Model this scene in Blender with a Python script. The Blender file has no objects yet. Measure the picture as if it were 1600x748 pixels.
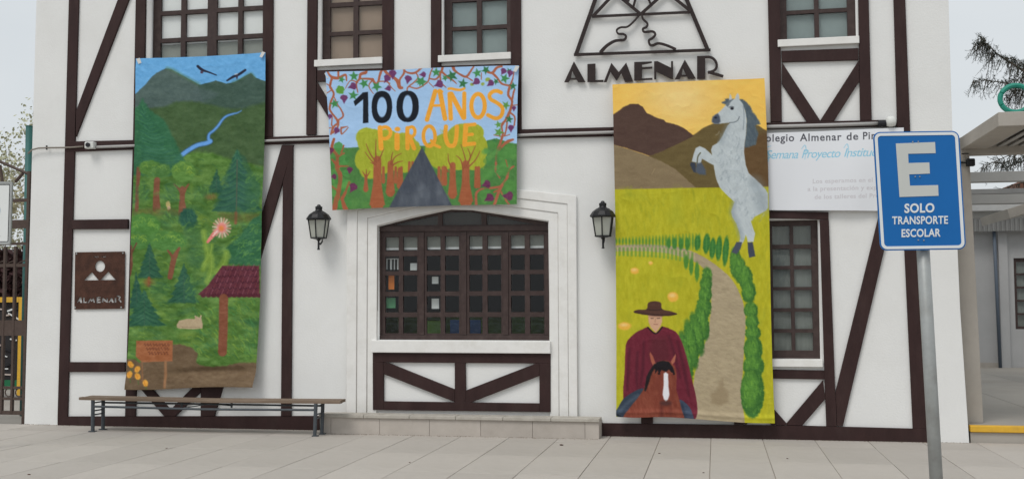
import bpy, bmesh, math, random
import numpy as np
from mathutils import Vector, Matrix, noise as mnoise
S = bpy.context.scene
COL = S.collection
random.seed(7)
R = math.radians

# ------------------------------------------------------------------ camera
YAW, PITCH, ROLL, FPX, EYE = -0.18926, 0.05938, -0.00385, 1658.2, 1.6
CF = np.array([math.sin(YAW)*math.cos(PITCH), math.cos(YAW)*math.cos(PITCH), math.sin(PITCH)])
_r = np.array([math.cos(YAW), -math.sin(YAW), 0.0]); _u = np.cross(_r, CF)
CR = _r*math.cos(ROLL)+_u*math.sin(ROLL); CU = -_r*math.sin(ROLL)+_u*math.cos(ROLL)
cam = bpy.data.cameras.new('camera'); camo = bpy.data.objects.new('camera', cam); COL.objects.link(camo)
m = Matrix.Identity(4)
for i in range(3):
    m[i][0] = CR[i]; m[i][1] = CU[i]; m[i][2] = -CF[i]
m[2][3] = EYE
camo.matrix_world = m
cam.sensor_width = 36; cam.lens = 36*FPX/1600; cam.clip_end = 3000; cam.clip_start = 0.05
S.camera = camo

# ------------------------------------------------------------------ world: overcast daylight
SUN_EL, SUN_AZ = R(56), R(205)          # azimuth clockwise from +Y: the sun stands high, behind and left of the camera
w = bpy.data.worlds.new('World'); S.world = w; w.use_nodes = True
nt = w.node_tree; nt.nodes.clear()
o_ = nt.nodes.new('ShaderNodeOutputWorld'); bg = nt.nodes.new('ShaderNodeBackground')
sky = nt.nodes.new('ShaderNodeTexSky'); sky.sky_type = 'NISHITA'; sky.sun_disc = False
sky.sun_elevation = SUN_EL; sky.sun_rotation = SUN_AZ; sky.air_density = 1.5; sky.dust_density = 3
tc = nt.nodes.new('ShaderNodeTexCoord'); mp = nt.nodes.new('ShaderNodeMapping'); mp.inputs['Scale'].default_value = (1, 1, 2.6)
nz = nt.nodes.new('ShaderNodeTexNoise'); nz.inputs['Scale'].default_value = 2.3; nz.inputs['Detail'].default_value = 6; nz.inputs['Roughness'].default_value = .5
rp = nt.nodes.new('ShaderNodeValToRGB')
rp.color_ramp.elements[0].position = .3; rp.color_ramp.elements[0].color = (6.7, 7.15, 7.5, 1)
rp.color_ramp.elements[1].position = .7; rp.color_ramp.elements[1].color = (7.5, 7.85, 8.1, 1)
mx = nt.nodes.new('ShaderNodeMixRGB'); mx.inputs[0].default_value = .94
L = nt.links.new
L(tc.outputs['Generated'], mp.inputs[0]); L(mp.outputs[0], nz.inputs[0]); L(nz.outputs[0], rp.inputs[0])
L(sky.outputs[0], mx.inputs[1]); L(rp.outputs[0], mx.inputs[2]); L(mx.outputs[0], bg.inputs[0])
bg.inputs[1].default_value = 0.1; L(bg.outputs[0], o_.inputs[0])
sd = bpy.data.lights.new('sun', 'SUN'); sd.energy = 1.5; sd.angle = R(24); sd.color = (1, .97, .93)
so = bpy.data.objects.new('sun', sd); COL.objects.link(so)
sdir = Vector((math.sin(SUN_AZ)*math.cos(SUN_EL), math.cos(SUN_AZ)*math.cos(SUN_EL), math.sin(SUN_EL)))
so.rotation_euler = (-sdir).to_track_quat('-Z', 'Y').to_euler()
so.location = (0, 0, 30)
S.view_settings.view_transform = 'Standard'; S.view_settings.look = 'None'
S.view_settings.exposure = 0; S.view_settings.gamma = 1
S.view_settings.use_curve_mapping = False

# ------------------------------------------------------------------ measuring: photograph pixel -> metres on a plane y = Y
D = 12.87
def at(px, py, Y=D):
    q = CF+(px-800)/FPX*CR+(374-py)/FPX*CU
    return (q[0]/q[1]*Y, EYE+q[2]/q[1]*Y)
def to_px(x, y, z):
    v = np.stack([x, y, z-EYE], -1)
    d = v@CF
    return 800+FPX*(v@CR)/d, 374-FPX*(v@CU)/d
def ats(pts, Y=D): return [at(a, b, Y) for a, b in pts]

# ------------------------------------------------------------------ materials
def lin(c):
    c = np.asarray(c, float)/255
    return np.where(c <= .04045, c/12.92, ((c+.055)/1.055)**2.4)
def col(r, g, b): return tuple(lin((r, g, b)))+(1,)
def mat(name, base, rough=.7, var=.12, scale=6, bump=.0, bscale=60, metal=0, stretch=(1, 1, 1), dirt=None, dscale=1.2, damt=.3, objrand=0, spec=.25, coord='Object'):
    M = bpy.data.materials.new(name); M.use_nodes = True
    t = M.node_tree; b = t.nodes['Principled BSDF']; l = t.links.new
    b.inputs['Roughness'].default_value = rough; b.inputs['Metallic'].default_value = metal
    b.inputs['Specular IOR Level'].default_value = spec
    c = t.nodes.new('ShaderNodeTexCoord'); mpp = t.nodes.new('ShaderNodeMapping'); mpp.inputs['Scale'].default_value = stretch
    l(c.outputs[coord], mpp.inputs[0])
    n = t.nodes.new('ShaderNodeTexNoise'); n.inputs['Scale'].default_value = scale; n.inputs['Detail'].default_value = 8; n.inputs['Roughness'].default_value = .6
    l(mpp.outputs[0], n.inputs[0])
    r = t.nodes.new('ShaderNodeValToRGB'); e = r.color_ramp.elements
    e[0].position = .25; e[1].position = .75
    e[0].color = tuple(x*(1-var) for x in base[:3])+(1,); e[1].color = tuple(min(1, x*(1+var)) for x in base[:3])+(1,)
    l(n.outputs[0], r.inputs[0]); out = r.outputs[0]
    if dirt:
        n2 = t.nodes.new('ShaderNodeTexNoise'); n2.inputs['Scale'].default_value = dscale; n2.inputs['Detail'].default_value = 10; n2.inputs['Roughness'].default_value = .7
        l(mpp.outputs[0], n2.inputs[0])
        r2 = t.nodes.new('ShaderNodeValToRGB'); r2.color_ramp.elements[0].position = .48; r2.color_ramp.elements[1].position = .72
        r2.color_ramp.elements[1].color = (damt,)*3+(1,)
        l(n2.outputs[0], r2.inputs[0])
        mxx = t.nodes.new('ShaderNodeMixRGB'); l(r2.outputs[0], mxx.inputs[0]); l(out, mxx.inputs[1]); mxx.inputs[2].default_value = dirt
        out = mxx.outputs[0]
    if objrand:
        oi = t.nodes.new('ShaderNodeObjectInfo'); mr = t.nodes.new('ShaderNodeMapRange')
        mr.inputs[3].default_value = 1-objrand; mr.inputs[4].default_value = 1+objrand
        l(oi.outputs['Random'], mr.inputs[0])
        hs = t.nodes.new('ShaderNodeHueSaturation'); l(mr.outputs[0], hs.inputs['Value']); l(out, hs.inputs['Color']); out = hs.outputs[0]
    l(out, b.inputs['Base Color'])
    if bump:
        n3 = t.nodes.new('ShaderNodeTexNoise'); n3.inputs['Scale'].default_value = bscale; n3.inputs['Detail'].default_value = 5
        l(mpp.outputs[0], n3.inputs[0])
        bp = t.nodes.new('ShaderNodeBump'); bp.inputs['Strength'].default_value = bump; bp.inputs['Distance'].default_value = .01
        l(n3.outputs[0], bp.inputs['Height']); l(bp.outputs[0], b.inputs['Normal'])
    return M
STUCCO = mat('white_stucco', (.79, .79, .775), .85, .025, 2.2, .25, 45, dirt=(.55, .53, .48, 1), dscale=.9, damt=.16, spec=.2)
TRIMW = mat('white_trim_paint', (.8, .79, .765), .7, .04, 8, .15, 30, dirt=(.5, .47, .4, 1), dscale=5, damt=.25)
TIMBER = mat('dark_brown_timber_paint', (.037, .0175, .0165), .65, .22, 9, .25, 70, stretch=(1, 1, .35), dirt=(.075, .05, .045, 1), dscale=4, damt=.3)
FRAMEM = mat('brown_window_paint', (.055, .036, .033), .45, .2, 14, .1, 60, dirt=(.12, .09, .08, 1), dscale=7, damt=.3)
SLAB = mat('pale_concrete_slab', (.46, .425, .385), .8, .07, 3, .18, 110, dirt=(.33, .30, .265, 1), dscale=1.7, damt=.45, objrand=.06)
JOINT = mat('dark_joint_mortar', (.30, .265, .225), .9, .2, 12)
STEPT = mat('beige_step_tile', (.47, .425, .38), .6, .08, 5, .1, 60, dirt=(.34, .30, .26, 1), dscale=3, damt=.4, objrand=.05)
STEPL = mat('stone_coping', (.45, .42, .37), .75, .12, 7, .3, 60, dirt=(.24, .21, .17, 1), dscale=6, damt=.5)
CONC = mat('taupe_painted_concrete', (.40, .37, .33), .75, .07, 3, .15, 60, dirt=(.30, .27, .24, 1), dscale=1.6, damt=.4)
CONCL = mat('pale_grey_beam', (.36, .355, .34), .75, .07, 3, .1, 60)
GROUND = mat('courtyard_concrete', (.36, .335, .30), .9, .12, .6, .2, 40, dirt=(.25, .22, .18, 1), dscale=.35, damt=.5)
BLACK = mat('black_cast_metal', (.018, .018, .02), .4, .3, 20, .2, 50)
IRON = mat('dark_logo_steel', (.03, .02, .019), .5, .3, 12, .1, 50)
RUST = mat('rusted_steel', (.075, .033, .022), .75, .35, 9, .4, 60, dirt=(.03, .015, .012, 1), dscale=6, damt=.7)
GATEM = mat('brown_gate_paint', (.085, .06, .05), .6, .2, 15)
GALV = mat('galvanised_steel', (.36, .375, .37), .5, .14, 12, .05, 40, metal=.25, dirt=(.2, .18, .15, 1), dscale=7, damt=.4)
CONDUIT = mat('grey_conduit', (.42, .41, .40), .5, .1, 8)
CABLEM = mat('grey_beige_cable', (.25, .22, .19), .6, .1, 8)
WPLAST = mat('white_plastic', (.72, .73, .70), .4, .03, 8)
BPLAST = mat('black_plastic', (.02, .02, .025), .4, .1, 8)
BENCHW = mat('weathered_brown_plank', (.20, .145, .105), .75, .3, 7, .5, 30, stretch=(.12, 1.6, 1), dirt=(.32, .27, .22, 1), dscale=7, damt=.5)
BENCHS = mat('grey_blue_bench_steel', (.075, .085, .095), .5, .2, 20)
GREENP = mat('teal_green_paint', (.045, .14, .13), .5, .15, 8, .05, 30)
YELL = mat('yellow_paint', (.72, .42, .045), .6, .08, 8, .1, 60, dirt=(.4, .25, .08, 1), dscale=6, damt=.4)
SBLUE = mat('blue_sign_sheet', (.007, .13, .41), .42, .04, 4)
SWHITE = mat('white_sign_print', (.72, .75, .76), .4, .03, 4)
SGREY = mat('reflective_grey_letter', (.55, .565, .54), .4, .03, 4)
FROST = mat('frosted_lantern_glass', (.42, .43, .38), .35, .08, 8)
BLIND_W = mat('white_roller_blind', (.86, .86, .86), .8, .03, 5)
BLIND_G = mat('greyish_roller_blind', (.30, .31, .28), .8, .06, 5)
BLIND_B = mat('beige_brown_blind', (.33, .245, .19), .8, .08, 4)
BLIND_T = mat('grey_green_blind', (.26, .31, .31), .8, .06, 4)
BLIND_C = mat('light_curtain_fabric', (.20, .215, .20), .8, .15, 3, stretch=(12, 1, 1))
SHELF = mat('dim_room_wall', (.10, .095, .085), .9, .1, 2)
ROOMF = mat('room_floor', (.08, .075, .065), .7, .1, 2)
CLOTH_BACK = mat('banner_fold_white', (.62, .61, .58), .9, .04, 8)
LEAFD = mat('dark_conifer_needles', (.022, .035, .024), .8, .4, 3, objrand=.0)
LEAFY = mat('sparse_yellow_leaf', (.36, .33, .21), .8, .35, 2)
LEAFB = mat('blossom_pale_leaf', (.42, .42, .28), .8, .3, 2)
HEDGE = mat('dark_purple_hedge_leaf', (.045, .02, .02), .8, .5, 2)
BARK = mat('grey_brown_bark', (.09, .075, .06), .9, .3, 6, .5, 20)
ROOF = mat('brown_roof_tile', (.12, .07, .055), .8, .2, 4)
SHEET = mat('grey_corrugated_roof', (.22, .22, .215), .6, .1, 4)
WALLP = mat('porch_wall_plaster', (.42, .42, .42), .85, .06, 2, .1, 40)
PIPEB = mat('blue_grey_pipe', (.10, .125, .16), .5, .05, 4)
CHAIRB = mat('blue_chair_plastic', (.02, .07, .20), .5, .05, 4)
GREENT = mat('green_table_top', (.12, .24, .05), .5, .05, 4)
ORANGE = mat('orange_poster_paper', (.7, .2, .03), .7, .05, 4)
PAPER = mat('white_poster_paper', (.75, .77, .76), .7, .03, 4)
BOARDG = mat('green_poster_paper', (.1, .3, .15), .7, .1, 4)

def glass_mat(name, refl=1.0, tint=(.975, .985, .98)):
    M = bpy.data.materials.new(name); M.use_nodes = True; t = M.node_tree; t.nodes.clear(); l = t.links.new
    o = t.nodes.new('ShaderNodeOutputMaterial'); mxs = t.nodes.new('ShaderNodeMixShader')
    tr = t.nodes.new('ShaderNodeBsdfTransparent'); tr.inputs[0].default_value = tint+(1,)
    g = t.nodes.new('ShaderNodeBsdfGlossy'); g.inputs['Roughness'].default_value = .03
    f = t.nodes.new('ShaderNodeFresnel'); f.inputs[0].default_value = 1.5
    n = t.nodes.new('ShaderNodeTexNoise'); n.inputs['Scale'].default_value = 2.5
    bp = t.nodes.new('ShaderNodeBump'); bp.inputs['Strength'].default_value = .06; bp.inputs['Distance'].default_value = .02
    l(n.outputs[0], bp.inputs['Height']); l(bp.outputs[0], g.inputs['Normal'])
    ge = t.nodes.new('ShaderNodeNewGeometry'); mm_ = t.nodes.new('ShaderNodeMath'); mm_.operation = 'SUBTRACT'; mm_.use_clamp = True
    l(f.outputs[0], mm_.inputs[0]); l(ge.outputs['Backfacing'], mm_.inputs[1]); l(mm_.outputs[0], mxs.inputs[0]); l(tr.outputs[0], mxs.inputs[1]); l(g.outputs[0], mxs.inputs[2]); l(mxs.outputs[0], o.inputs[0])
    return M
GLASS = glass_mat('window_glass')

def vcol_mat(name, rough=.85, weave=.35):
    M = bpy.data.materials.new(name); M.use_nodes = True; t = M.node_tree; b = t.nodes['Principled BSDF']; l = t.links.new
    b.inputs['Roughness'].default_value = rough; b.inputs['Specular IOR Level'].default_value = .25
    a = t.nodes.new('ShaderNodeAttribute'); a.attribute_name = 'print'
    l(a.outputs['Color'], b.inputs['Base Color'])
    c = t.nodes.new('ShaderNodeTexCoord'); n = t.nodes.new('ShaderNodeTexNoise'); n.inputs['Scale'].default_value = 90; n.inputs['Detail'].default_value = 3
    l(c.outputs['Object'], n.inputs[0])
    bp = t.nodes.new('ShaderNodeBump'); bp.inputs['Strength'].default_value = weave; bp.inputs['Distance'].default_value = .004
    l(n.outputs[0], bp.inputs['Height']); l(bp.outputs[0], b.inputs['Normal'])
    return M
CANVAS = vcol_mat('painted_canvas'); VINYL = vcol_mat('printed_vinyl', .55, .05)

# ------------------------------------------------------------------ builders
def link(name, data, parent=None):
    o = bpy.data.objects.new(name, data); COL.objects.link(o)
    if parent is not None: o.parent = parent
    return o
def wloc(o):
    v = Vector((0, 0, 0))
    while o is not None:
        v = v+o.location; o = o.parent
    return v
def thing(name, label, cat, loc=(0, 0, 0), group=None):
    o = link(name, None); o.location = loc; o['label'] = label; o['category'] = cat
    if group: o['group'] = group
    return o
def tag(o, label, cat, group=None):
    o['label'] = label; o['category'] = cat
    if group: o['group'] = group
    return o
def fin(name, bm, material, parent=None, kind=None, smooth=False, local=False, label=None):
    if parent is not None and not local:
        bmesh.ops.translate(bm, verts=bm.verts, vec=-wloc(parent))
    bmesh.ops.recalc_face_normals(bm, faces=bm.faces)
    me = bpy.data.meshes.new(name); bm.to_mesh(me); bm.free()
    me.materials.append(material)
    if smooth:
        for p in me.polygons: p.use_smooth = True
    o = link(name, me, parent)
    if kind: o['kind'] = kind
    if label: o['label'] = label
    return o
def box(bm, x0, x1, y0, y1, z0, z1, bev=0):
    vs = [bm.verts.new(p) for p in ((x0, y0, z0), (x1, y0, z0), (x1, y1, z0), (x0, y1, z0), (x0, y0, z1), (x1, y0, z1), (x1, y1, z1), (x0, y1, z1))]
    fs = [bm.faces.new([vs[i] for i in f]) for f in ((0, 1, 5, 4), (1, 2, 6, 5), (2, 3, 7, 6), (3, 0, 4, 7), (4, 5, 6, 7), (3, 2, 1, 0))]
    if bev:
        es = {e for f in fs for e in f.edges}
        bmesh.ops.bevel(bm, geom=list(es), offset=bev, segments=2, affect='EDGES', profile=.5)
    return bm
def B(*a, **k): return box(bmesh.new(), *a, **k)
def prism(pts, y0, y1, bev=.006, bm=None, jit=0):
    """polygon pts (x,z); front at y0 (towards the camera), back at y1"""
    bm = bm or bmesh.new(); n = len(pts)
    f = [bm.verts.new((p[0], y0, p[1])) for p in pts]; b = [bm.verts.new((p[0], y1, p[1])) for p in pts]
    ff = bm.faces.new(f); bm.faces.new(list(reversed(b)))
    for i in range(n): bm.faces.new((f[i], b[i], b[(i+1) % n], f[(i+1) % n]))
    if bev:
        bmesh.ops.bevel(bm, geom=list(ff.edges), offset=bev, segments=2, affect='EDGES', profile=.6)
    return bm
def sheet(outer, holes, y0, y1, bev=0):
    """flat plate with holes in the xz plane, y0 front, y1 back"""
    cu = bpy.data.curves.new('tmp', 'CURVE'); cu.dimensions = '2D'; cu.fill_mode = 'BOTH'
    cu.extrude = (y1-y0)/2
    for ps in [outer]+holes:
        s = cu.splines.new('POLY'); s.points.add(len(ps)-1); s.use_cyclic_u = True
        for i, p in enumerate(ps): s.points[i].co = (p[0], p[1], 0, 1)
    o = bpy.data.objects.new('tmp', cu); COL.objects.link(o)
    me = bpy.data.meshes.new_from_object(o.evaluated_get(bpy.context.evaluated_depsgraph_get()))
    bpy.data.objects.remove(o); bpy.data.curves.remove(cu)
    bm = bmesh.new(); bm.from_mesh(me); bpy.data.meshes.remove(me)
    bmesh.ops.remove_doubles(bm, verts=bm.verts, dist=1e-5)
    for v in bm.verts:
        x, z, d = v.co; v.co = (x, (y0+y1)/2-d, z)
    return bm
def tube(bm, pts, r, seg=8, cap=True):
    pts = [Vector(p) for p in pts]; rings = []
    rr = r if isinstance(r, (list, tuple)) else [r]*len(pts)
    for i, p in enumerate(pts):
        t = (pts[min(i+1, len(pts)-1)]-pts[max(i-1, 0)]).normalized()
        a = Vector((0, 0, 1)) if abs(t.z) < .9 else Vector((0, 1, 0))
        u = t.cross(a).normalized(); v = t.cross(u)
        rings.append([bm.verts.new(p+(u*math.cos(k*2*math.pi/seg)+v*math.sin(k*2*math.pi/seg))*rr[i]) for k in range(seg)])
    for a, b in zip(rings, rings[1:]):
        for k in range(seg): bm.faces.new((a[k], a[(k+1) % seg], b[(k+1) % seg], b[k]))
    if cap: bm.faces.new(rings[0]); bm.faces.new(list(reversed(rings[-1])))
    return bm
def lathe(bm, prof, c, seg=24, ph=0):
    rings = []
    for r, z in prof:
        rings.append([bm.verts.new((c[0]+r*math.cos(ph+k*2*math.pi/seg), c[1]+r*math.sin(ph+k*2*math.pi/seg), c[2]+z)) for k in range(seg)])
    for a, b in zip(rings, rings[1:]):
        for k in range(seg): bm.faces.new((a[k], a[(k+1) % seg], b[(k+1) % seg], b[k]))
    bm.faces.new(rings[0]); bm.faces.new(list(reversed(rings[-1])))
    return bm
def ribbon(pts, w):
    """outline of a stroke of width w (number or list) along pts (2D)"""
    n = len(pts); ws = w if isinstance(w, (list, tuple)) else [w]*n
    Lf, Rt = [], []
    for i in range(n):
        a = Vector(pts[max(i-1, 0)]); b = Vector(pts[min(i+1, n-1)]); t = (b-a).normalized()
        nn = Vector((-t.y, t.x)); p = Vector(pts[i])
        Lf.append(tuple(p+nn*ws[i]/2)); Rt.append(tuple(p-nn*ws[i]/2))
    return Lf+Rt[::-1]
def smooth(pts, k=6, closed=False):
    P = [np.array(p, float) for p in pts]; n = len(P); out = []
    rng = range(n if closed else n-1)
    for i in rng:
        p0 = P[(i-1) % n] if closed or i > 0 else P[0]; p1 = P[i]; p2 = P[(i+1) % n]
        p3 = P[(i+2) % n] if closed or i+2 < n else P[-1]
        for j in range(k):
            t = j/k
            out.append(tuple(.5*((2*p1)+(-p0+p2)*t+(2*p0-5*p1+4*p2-p3)*t*t+(-p0+3*p1-3*p2+p3)*t**3)))
    if not closed: out.append(tuple(P[-1]))
    return out

# ------------------------------------------------------------------ SETTING: ground and pavement
g = B(-400, 400, -60, 900, -.35, -.06); fin('ground', g, GROUND, kind='structure')
pav = fin('pavement', B(-14, 9, 4, D+.06, -.055, -.008), JOINT, kind='structure')
PX, PY = .59, 1.19
xs = [-4.80+PX*k for k in range(-11, 17)]
ys = [12.24-PY*k for k in range(0, 4)]
rows = [(12.24, D+.02)]+[(y-PY, y) for y in ys]
meshes = {}
for ri, (ya, yb) in enumerate(rows):
    dep = round(yb-ya-.003, 3)
    if dep not in meshes:
        b = B(-PX/2+.003, PX/2-.003, -dep/2, dep/2, -.045, 0, bev=.004)
        o = fin('paving_slab', b, SLAB, pav); meshes[dep] = o.data
        first = o
    else: first = None
    for k in range(len(xs)-1):
        xc = (xs[k]+xs[k+1])/2
        if first is not None and k == 0: o = first
        else: o = link('paving_slab', meshes[dep], pav)
        o.location = (xc, (ya+yb)/2, random.uniform(-.0015, .0015)); o.rotation_euler = (random.uniform(-.0015, .0015), random.uniform(-.002, .002), 0)

# ------------------------------------------------------------------ BUILDING
bld = thing('half_timbered_building', 'white plastered two storey school building with dark brown timbering', 'building', (-3.2, D, 0))
def rect(x0, x1, z0, z1): return [(x0, z0), (x1, z0), (x1, z1), (x0, z1)]
def px_rect(xa, xb, ya, yb):
    xm, ym = (xa+xb)/2, (ya+yb)/2
    return (at(xa, ym)[0], at(xb, ym)[0], at(xm, yb)[1], at(xm, ya)[1])
OP = {}
OP[1] = (at(229.5, 50)[0], at(412.5, 50)[0], at(320, 109)[1], 6.55)
OP[2] = (at(497, 50)[0], at(598, 50)[0], at(550, 103)[1], 6.45)
OP[3] = (at(689.5, 50)[0], at(798, 50)[0], at(745, 96)[1], 6.4)
OP[4] = (at(1218.5, 50)[0], at(1340, 50)[0], at(1280, 72)[1], 6.2)
OP[5] = (at(1166, 450)[0], at(1281, 450)[0], at(1235, 572)[1], at(1235, 343)[1])
arch = ats([(590, 530.5), (859, 532), (856.5, 346), (800, 337.5), (735, 327.5), (702, 326.5), (640, 340), (589.5, 353)])
XL, XR, TOP = -9.2, 2.80, 7.4
outer = ats([(38, 664), (1514.5, 692), (1500, 480), (1488, 200), (1482, 0)])+[(2.68, TOP), (-9.19, TOP)]+ats([(57, 0)])
outer[0] = (outer[0][0], -.03); outer[1] = (outer[1][0], -.03)
wall = sheet(outer, [rect(*OP[k]) for k in OP]+[arch], D, D+.28)
fin('front_wall', wall, STUCCO, bld)
fin('side_wall', B(-9.19, -8.95, D+.28, D+8, -.03, TOP), STUCCO, bld)
fin('side_wall', B(2.5, 2.68, D+.28, D+8, -.03, TOP), STUCCO, bld)
BY = D+6.2
back_h = [rect(-8.2, -7.4, 1.0, 2.1), rect(-6.6, -6.15, 1.75, 2.25)]
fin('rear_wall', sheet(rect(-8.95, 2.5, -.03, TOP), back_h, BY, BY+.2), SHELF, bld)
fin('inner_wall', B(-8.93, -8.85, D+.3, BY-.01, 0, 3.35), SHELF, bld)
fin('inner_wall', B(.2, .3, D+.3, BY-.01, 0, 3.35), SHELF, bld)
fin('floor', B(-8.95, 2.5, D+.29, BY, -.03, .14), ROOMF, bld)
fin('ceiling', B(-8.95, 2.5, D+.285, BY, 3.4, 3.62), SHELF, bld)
rb = bmesh.new()
for p in ((-9.6, D-.45, TOP), (3.1, D-.45, TOP), (3.1, D+8.4, TOP), (-9.6, D+8.4, TOP), (-9.6, D+4, TOP+2.6), (3.1, D+4, TOP+2.6)): rb.verts.new(p)
rb.verts.ensure_lookup_table(); v = rb.verts
for f in ((0, 1, 5, 4), (2, 3, 4, 5), (1, 2, 5), (3, 0, 4), (0, 3, 2, 1)): rb.faces.new([v[i] for i in f])
fin('roof', rb, ROOF, bld)

# timbers: outlines measured on the facade
TB = [
 [(110.5, -25), (125, -25), (124.5, 0), (107, 651), (91.8, 665.5), (92, 651), (109.6, 0)],
 [(195.5, -25), (213, -25), (120.5, 214), (120.8, 174)],
 [(214.5, -25), (229.5, -25), (226, 213), (213, 649.5), (197.3, 649.5), (210, 213)],
 [(412.5, -25), (428, -25), (427, 214), (411.5, 214.5)],
 [(482, -25), (497.2, -25), (495, 211), (480, 211.5)],
 [(597.8, -25), (616, -25), (615.5, 208), (598.5, 208.5)],
 [(674, -25), (689.7, -25), (690, 205.5), (674, 206)],
 [(797.8, -25), (814.3, -25), (815.3, 202.5), (799.5, 203)],
 [(1199, -25), (1218, -25), (1221.5, 191), (1204, 191.5)],
 [(1340.2, -25), (1356, -25), (1361.5, 188.5), (1343.5, 189)],
 [(1395, -25), (1413, -25), (1421.5, 205), (1431, 391), (1448.8, 669), (1425.8, 669), (1412.7, 391), (1401.5, 205)],
 # mid beam in three lengths
 [(107, 221.7), (412, 214.8), (412, 226.5), (106, 237.8)],
 [(412.3, 214.8), (808, 203.2), (956, 199.3), (956, 213.5), (808, 216.3), (412.3, 226.5)],
 [(956.5, 199.2), (1196, 192.6), (1400, 187.6), (1401, 198), (1196, 202.8), (956.5, 213.5)],
 # left lower rails
 [(115.2, 343.6), (202, 342.6), (202, 357.8), (114.8, 358.2)],
 [(109.2, 565), (197, 565.2), (197, 580.4), (108.8, 580.5)],
 # base beams
 [(107.3, 649.7), (500, 648.9), (500, 677), (92, 665.7), (92, 651)],
 [(934, 660), (1253, 664), (1448.8, 669.2), (1449.5, 691), (934, 680.5)],
 # long brace behind the tall left banner and its post
 [(442, 227), (460, 227), (336.5, 649), (318, 649)],
 [(443.5, 286), (459, 228), (456, 649), (440.6, 649)],
 [(316, 232), (332, 232), (331, 649), (315, 649)],
 [(213, 597), (231, 597), (276, 649), (258, 649)],
 [(315, 592), (315, 612), (276, 649), (258, 649)],
 # rails and braces under the upper windows
 [(497, 111), (598, 107.5), (598, 125), (497, 128.5)],
 [(496.7, 129), (546, 209.5), (530, 210), (496.4, 155)],
 [(598.2, 126), (546, 209.5), (562, 209), (598.2, 152)],
 [(690, 104), (799, 100.5), (799, 117.5), (690, 121)],
 [(690.2, 122), (744, 204.5), (728, 205), (690.2, 148)],
 [(799, 118.5), (744, 204.5), (760, 204), (799, 144)],
 [(1221, 80.8), (1340.5, 76.5), (1341, 95), (1221.5, 98.2)],
 [(1221.8, 98.5), (1281, 188.5), (1281, 190.3), (1260, 190.8), (1221.6, 132)],
 [(1341.2, 95.5), (1281.5, 188.5), (1281.5, 190), (1303, 189.6), (1342.3, 128)],
 # right ground floor
 [(1157, 329), (1294.2, 331.7), (1294.3, 343.2), (1157, 340)],
 [(1280.5, 343.7), (1294.6, 343.7), (1304.7, 611), (1307, 665), (1290.8, 665), (1287.6, 575)],
 [(1149, 340.5), (1163.5, 340.5), (1167.5, 662), (1147, 662)],
 [(1168, 576), (1288.4, 578), (1289, 592), (1168, 590)],
 [(1285.5, 593.5), (1289.4, 622), (1253.5, 663.6), (1229, 663.2), (1229, 660)],
 [(1168, 591), (1228.6, 660), (1228.6, 663), (1205, 662.8), (1168, 620)],
 [(1405.5, 203), (1421, 205), (1413, 255), (1316.5, 664.7), (1307.5, 664.5), (1305.3, 611)],
 [(1001, 214), (1018, 214), (1020.5, 660.5), (1002, 660.3)],
]
for i, q in enumerate(TB):
    d = .030+.0025*(i % 5)
    fin('timber', prism(ats(q), D-d, D+.01, .005), TIMBER, bld)

# window under-panel with its braces (inside the stepped surround)
for i, q in enumerate([
 [(583.7, 550.5), (861, 552), (861, 567.3), (583.7, 565.3)],
 [(583.7, 565.4), (600.6, 565.6), (600.6, 639.5), (584, 639.2)],
 [(843.5, 567.2), (861, 567.4), (861, 642.8), (843.7, 642.5)],
 [(600.8, 626), (843.5, 629.3), (843.5, 642.4), (600.8, 639.6)],
 [(711.5, 566.4), (728, 566.5), (729, 628), (711.5, 627.6)],
 [(600.8, 566), (608, 566.2), (711.3, 607.5), (711.3, 627), (600.8, 583.5)],
 [(843.3, 567.4), (837, 567.4), (729, 609), (729, 628), (736, 628.2), (843.3, 586.5)]]):
    fin('timber', prism(ats(q), D-.036-.002*(i % 4), D+.01, .004), TIMBER, bld)

# stepped white surround of the big window: three nested frames
def arch_frame(x0, x1, dz, xi0, xi1, dzi, y0, zb):
    hd = [(590, 353), (640, 340), (702, 326.5), (735, 327.5), (800, 337.5), (857, 346)]
    o = [at(a, b) for a, b in hd]; cx = (o[0][0]+o[-1][0])/2
    def ring(xa, xb, up):
        w0, w1 = o[0][0], o[-1][0]; r = []
        for x, z in o: r.append((xa+(x-w0)/(w1-w0)*(xb-xa), z+up))
        return r
    a = ring(x0, x1, dz); b = ring(xi0, xi1, dzi)
    return sheet([(x0, zb)]+a+[(x1, zb), (xi1, zb)]+b[::-1]+[(xi0, zb)], [], y0, D+.02)
xa = [at(x, 450)[0] for x in (543.5, 559.5, 575, 590)]; xb = [at(x, 450)[0] for x in (902, 888, 873, 858.3)]
ZB = .19
for k, (up0, up1, yy) in enumerate(((.31, .205, D-.05), (.204, .10, D-.038), (.099, .004, D-.026))):
    fr = arch_frame(xa[k], xb[k], up0, xa[k+1], xb[k+1], up1, yy, ZB)
    bmesh.ops.recalc_face_normals(fr, faces=fr.faces)
    es = [e for e in fr.edges if len(e.link_faces) == 2 and abs(e.verts[0].co.y-yy) < 1e-4 and abs(e.verts[1].co.y-yy) < 1e-4 and e.calc_face_angle() > .5]
    bmesh.ops.bevel(fr, geom=es, offset=.011, segments=3, affect='EDGES', profile=.5)
    fin('surround_moulding', fr, TRIMW, bld)
s = ats([(582.7, 531), (861, 532.5)]); b_ = ats([(582.7, 549.8), (861, 551.5)])
fin('window_sill', prism([s[0], s[1], b_[1], b_[0]], D-.075, D+.1, .008), TRIMW, bld)

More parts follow.
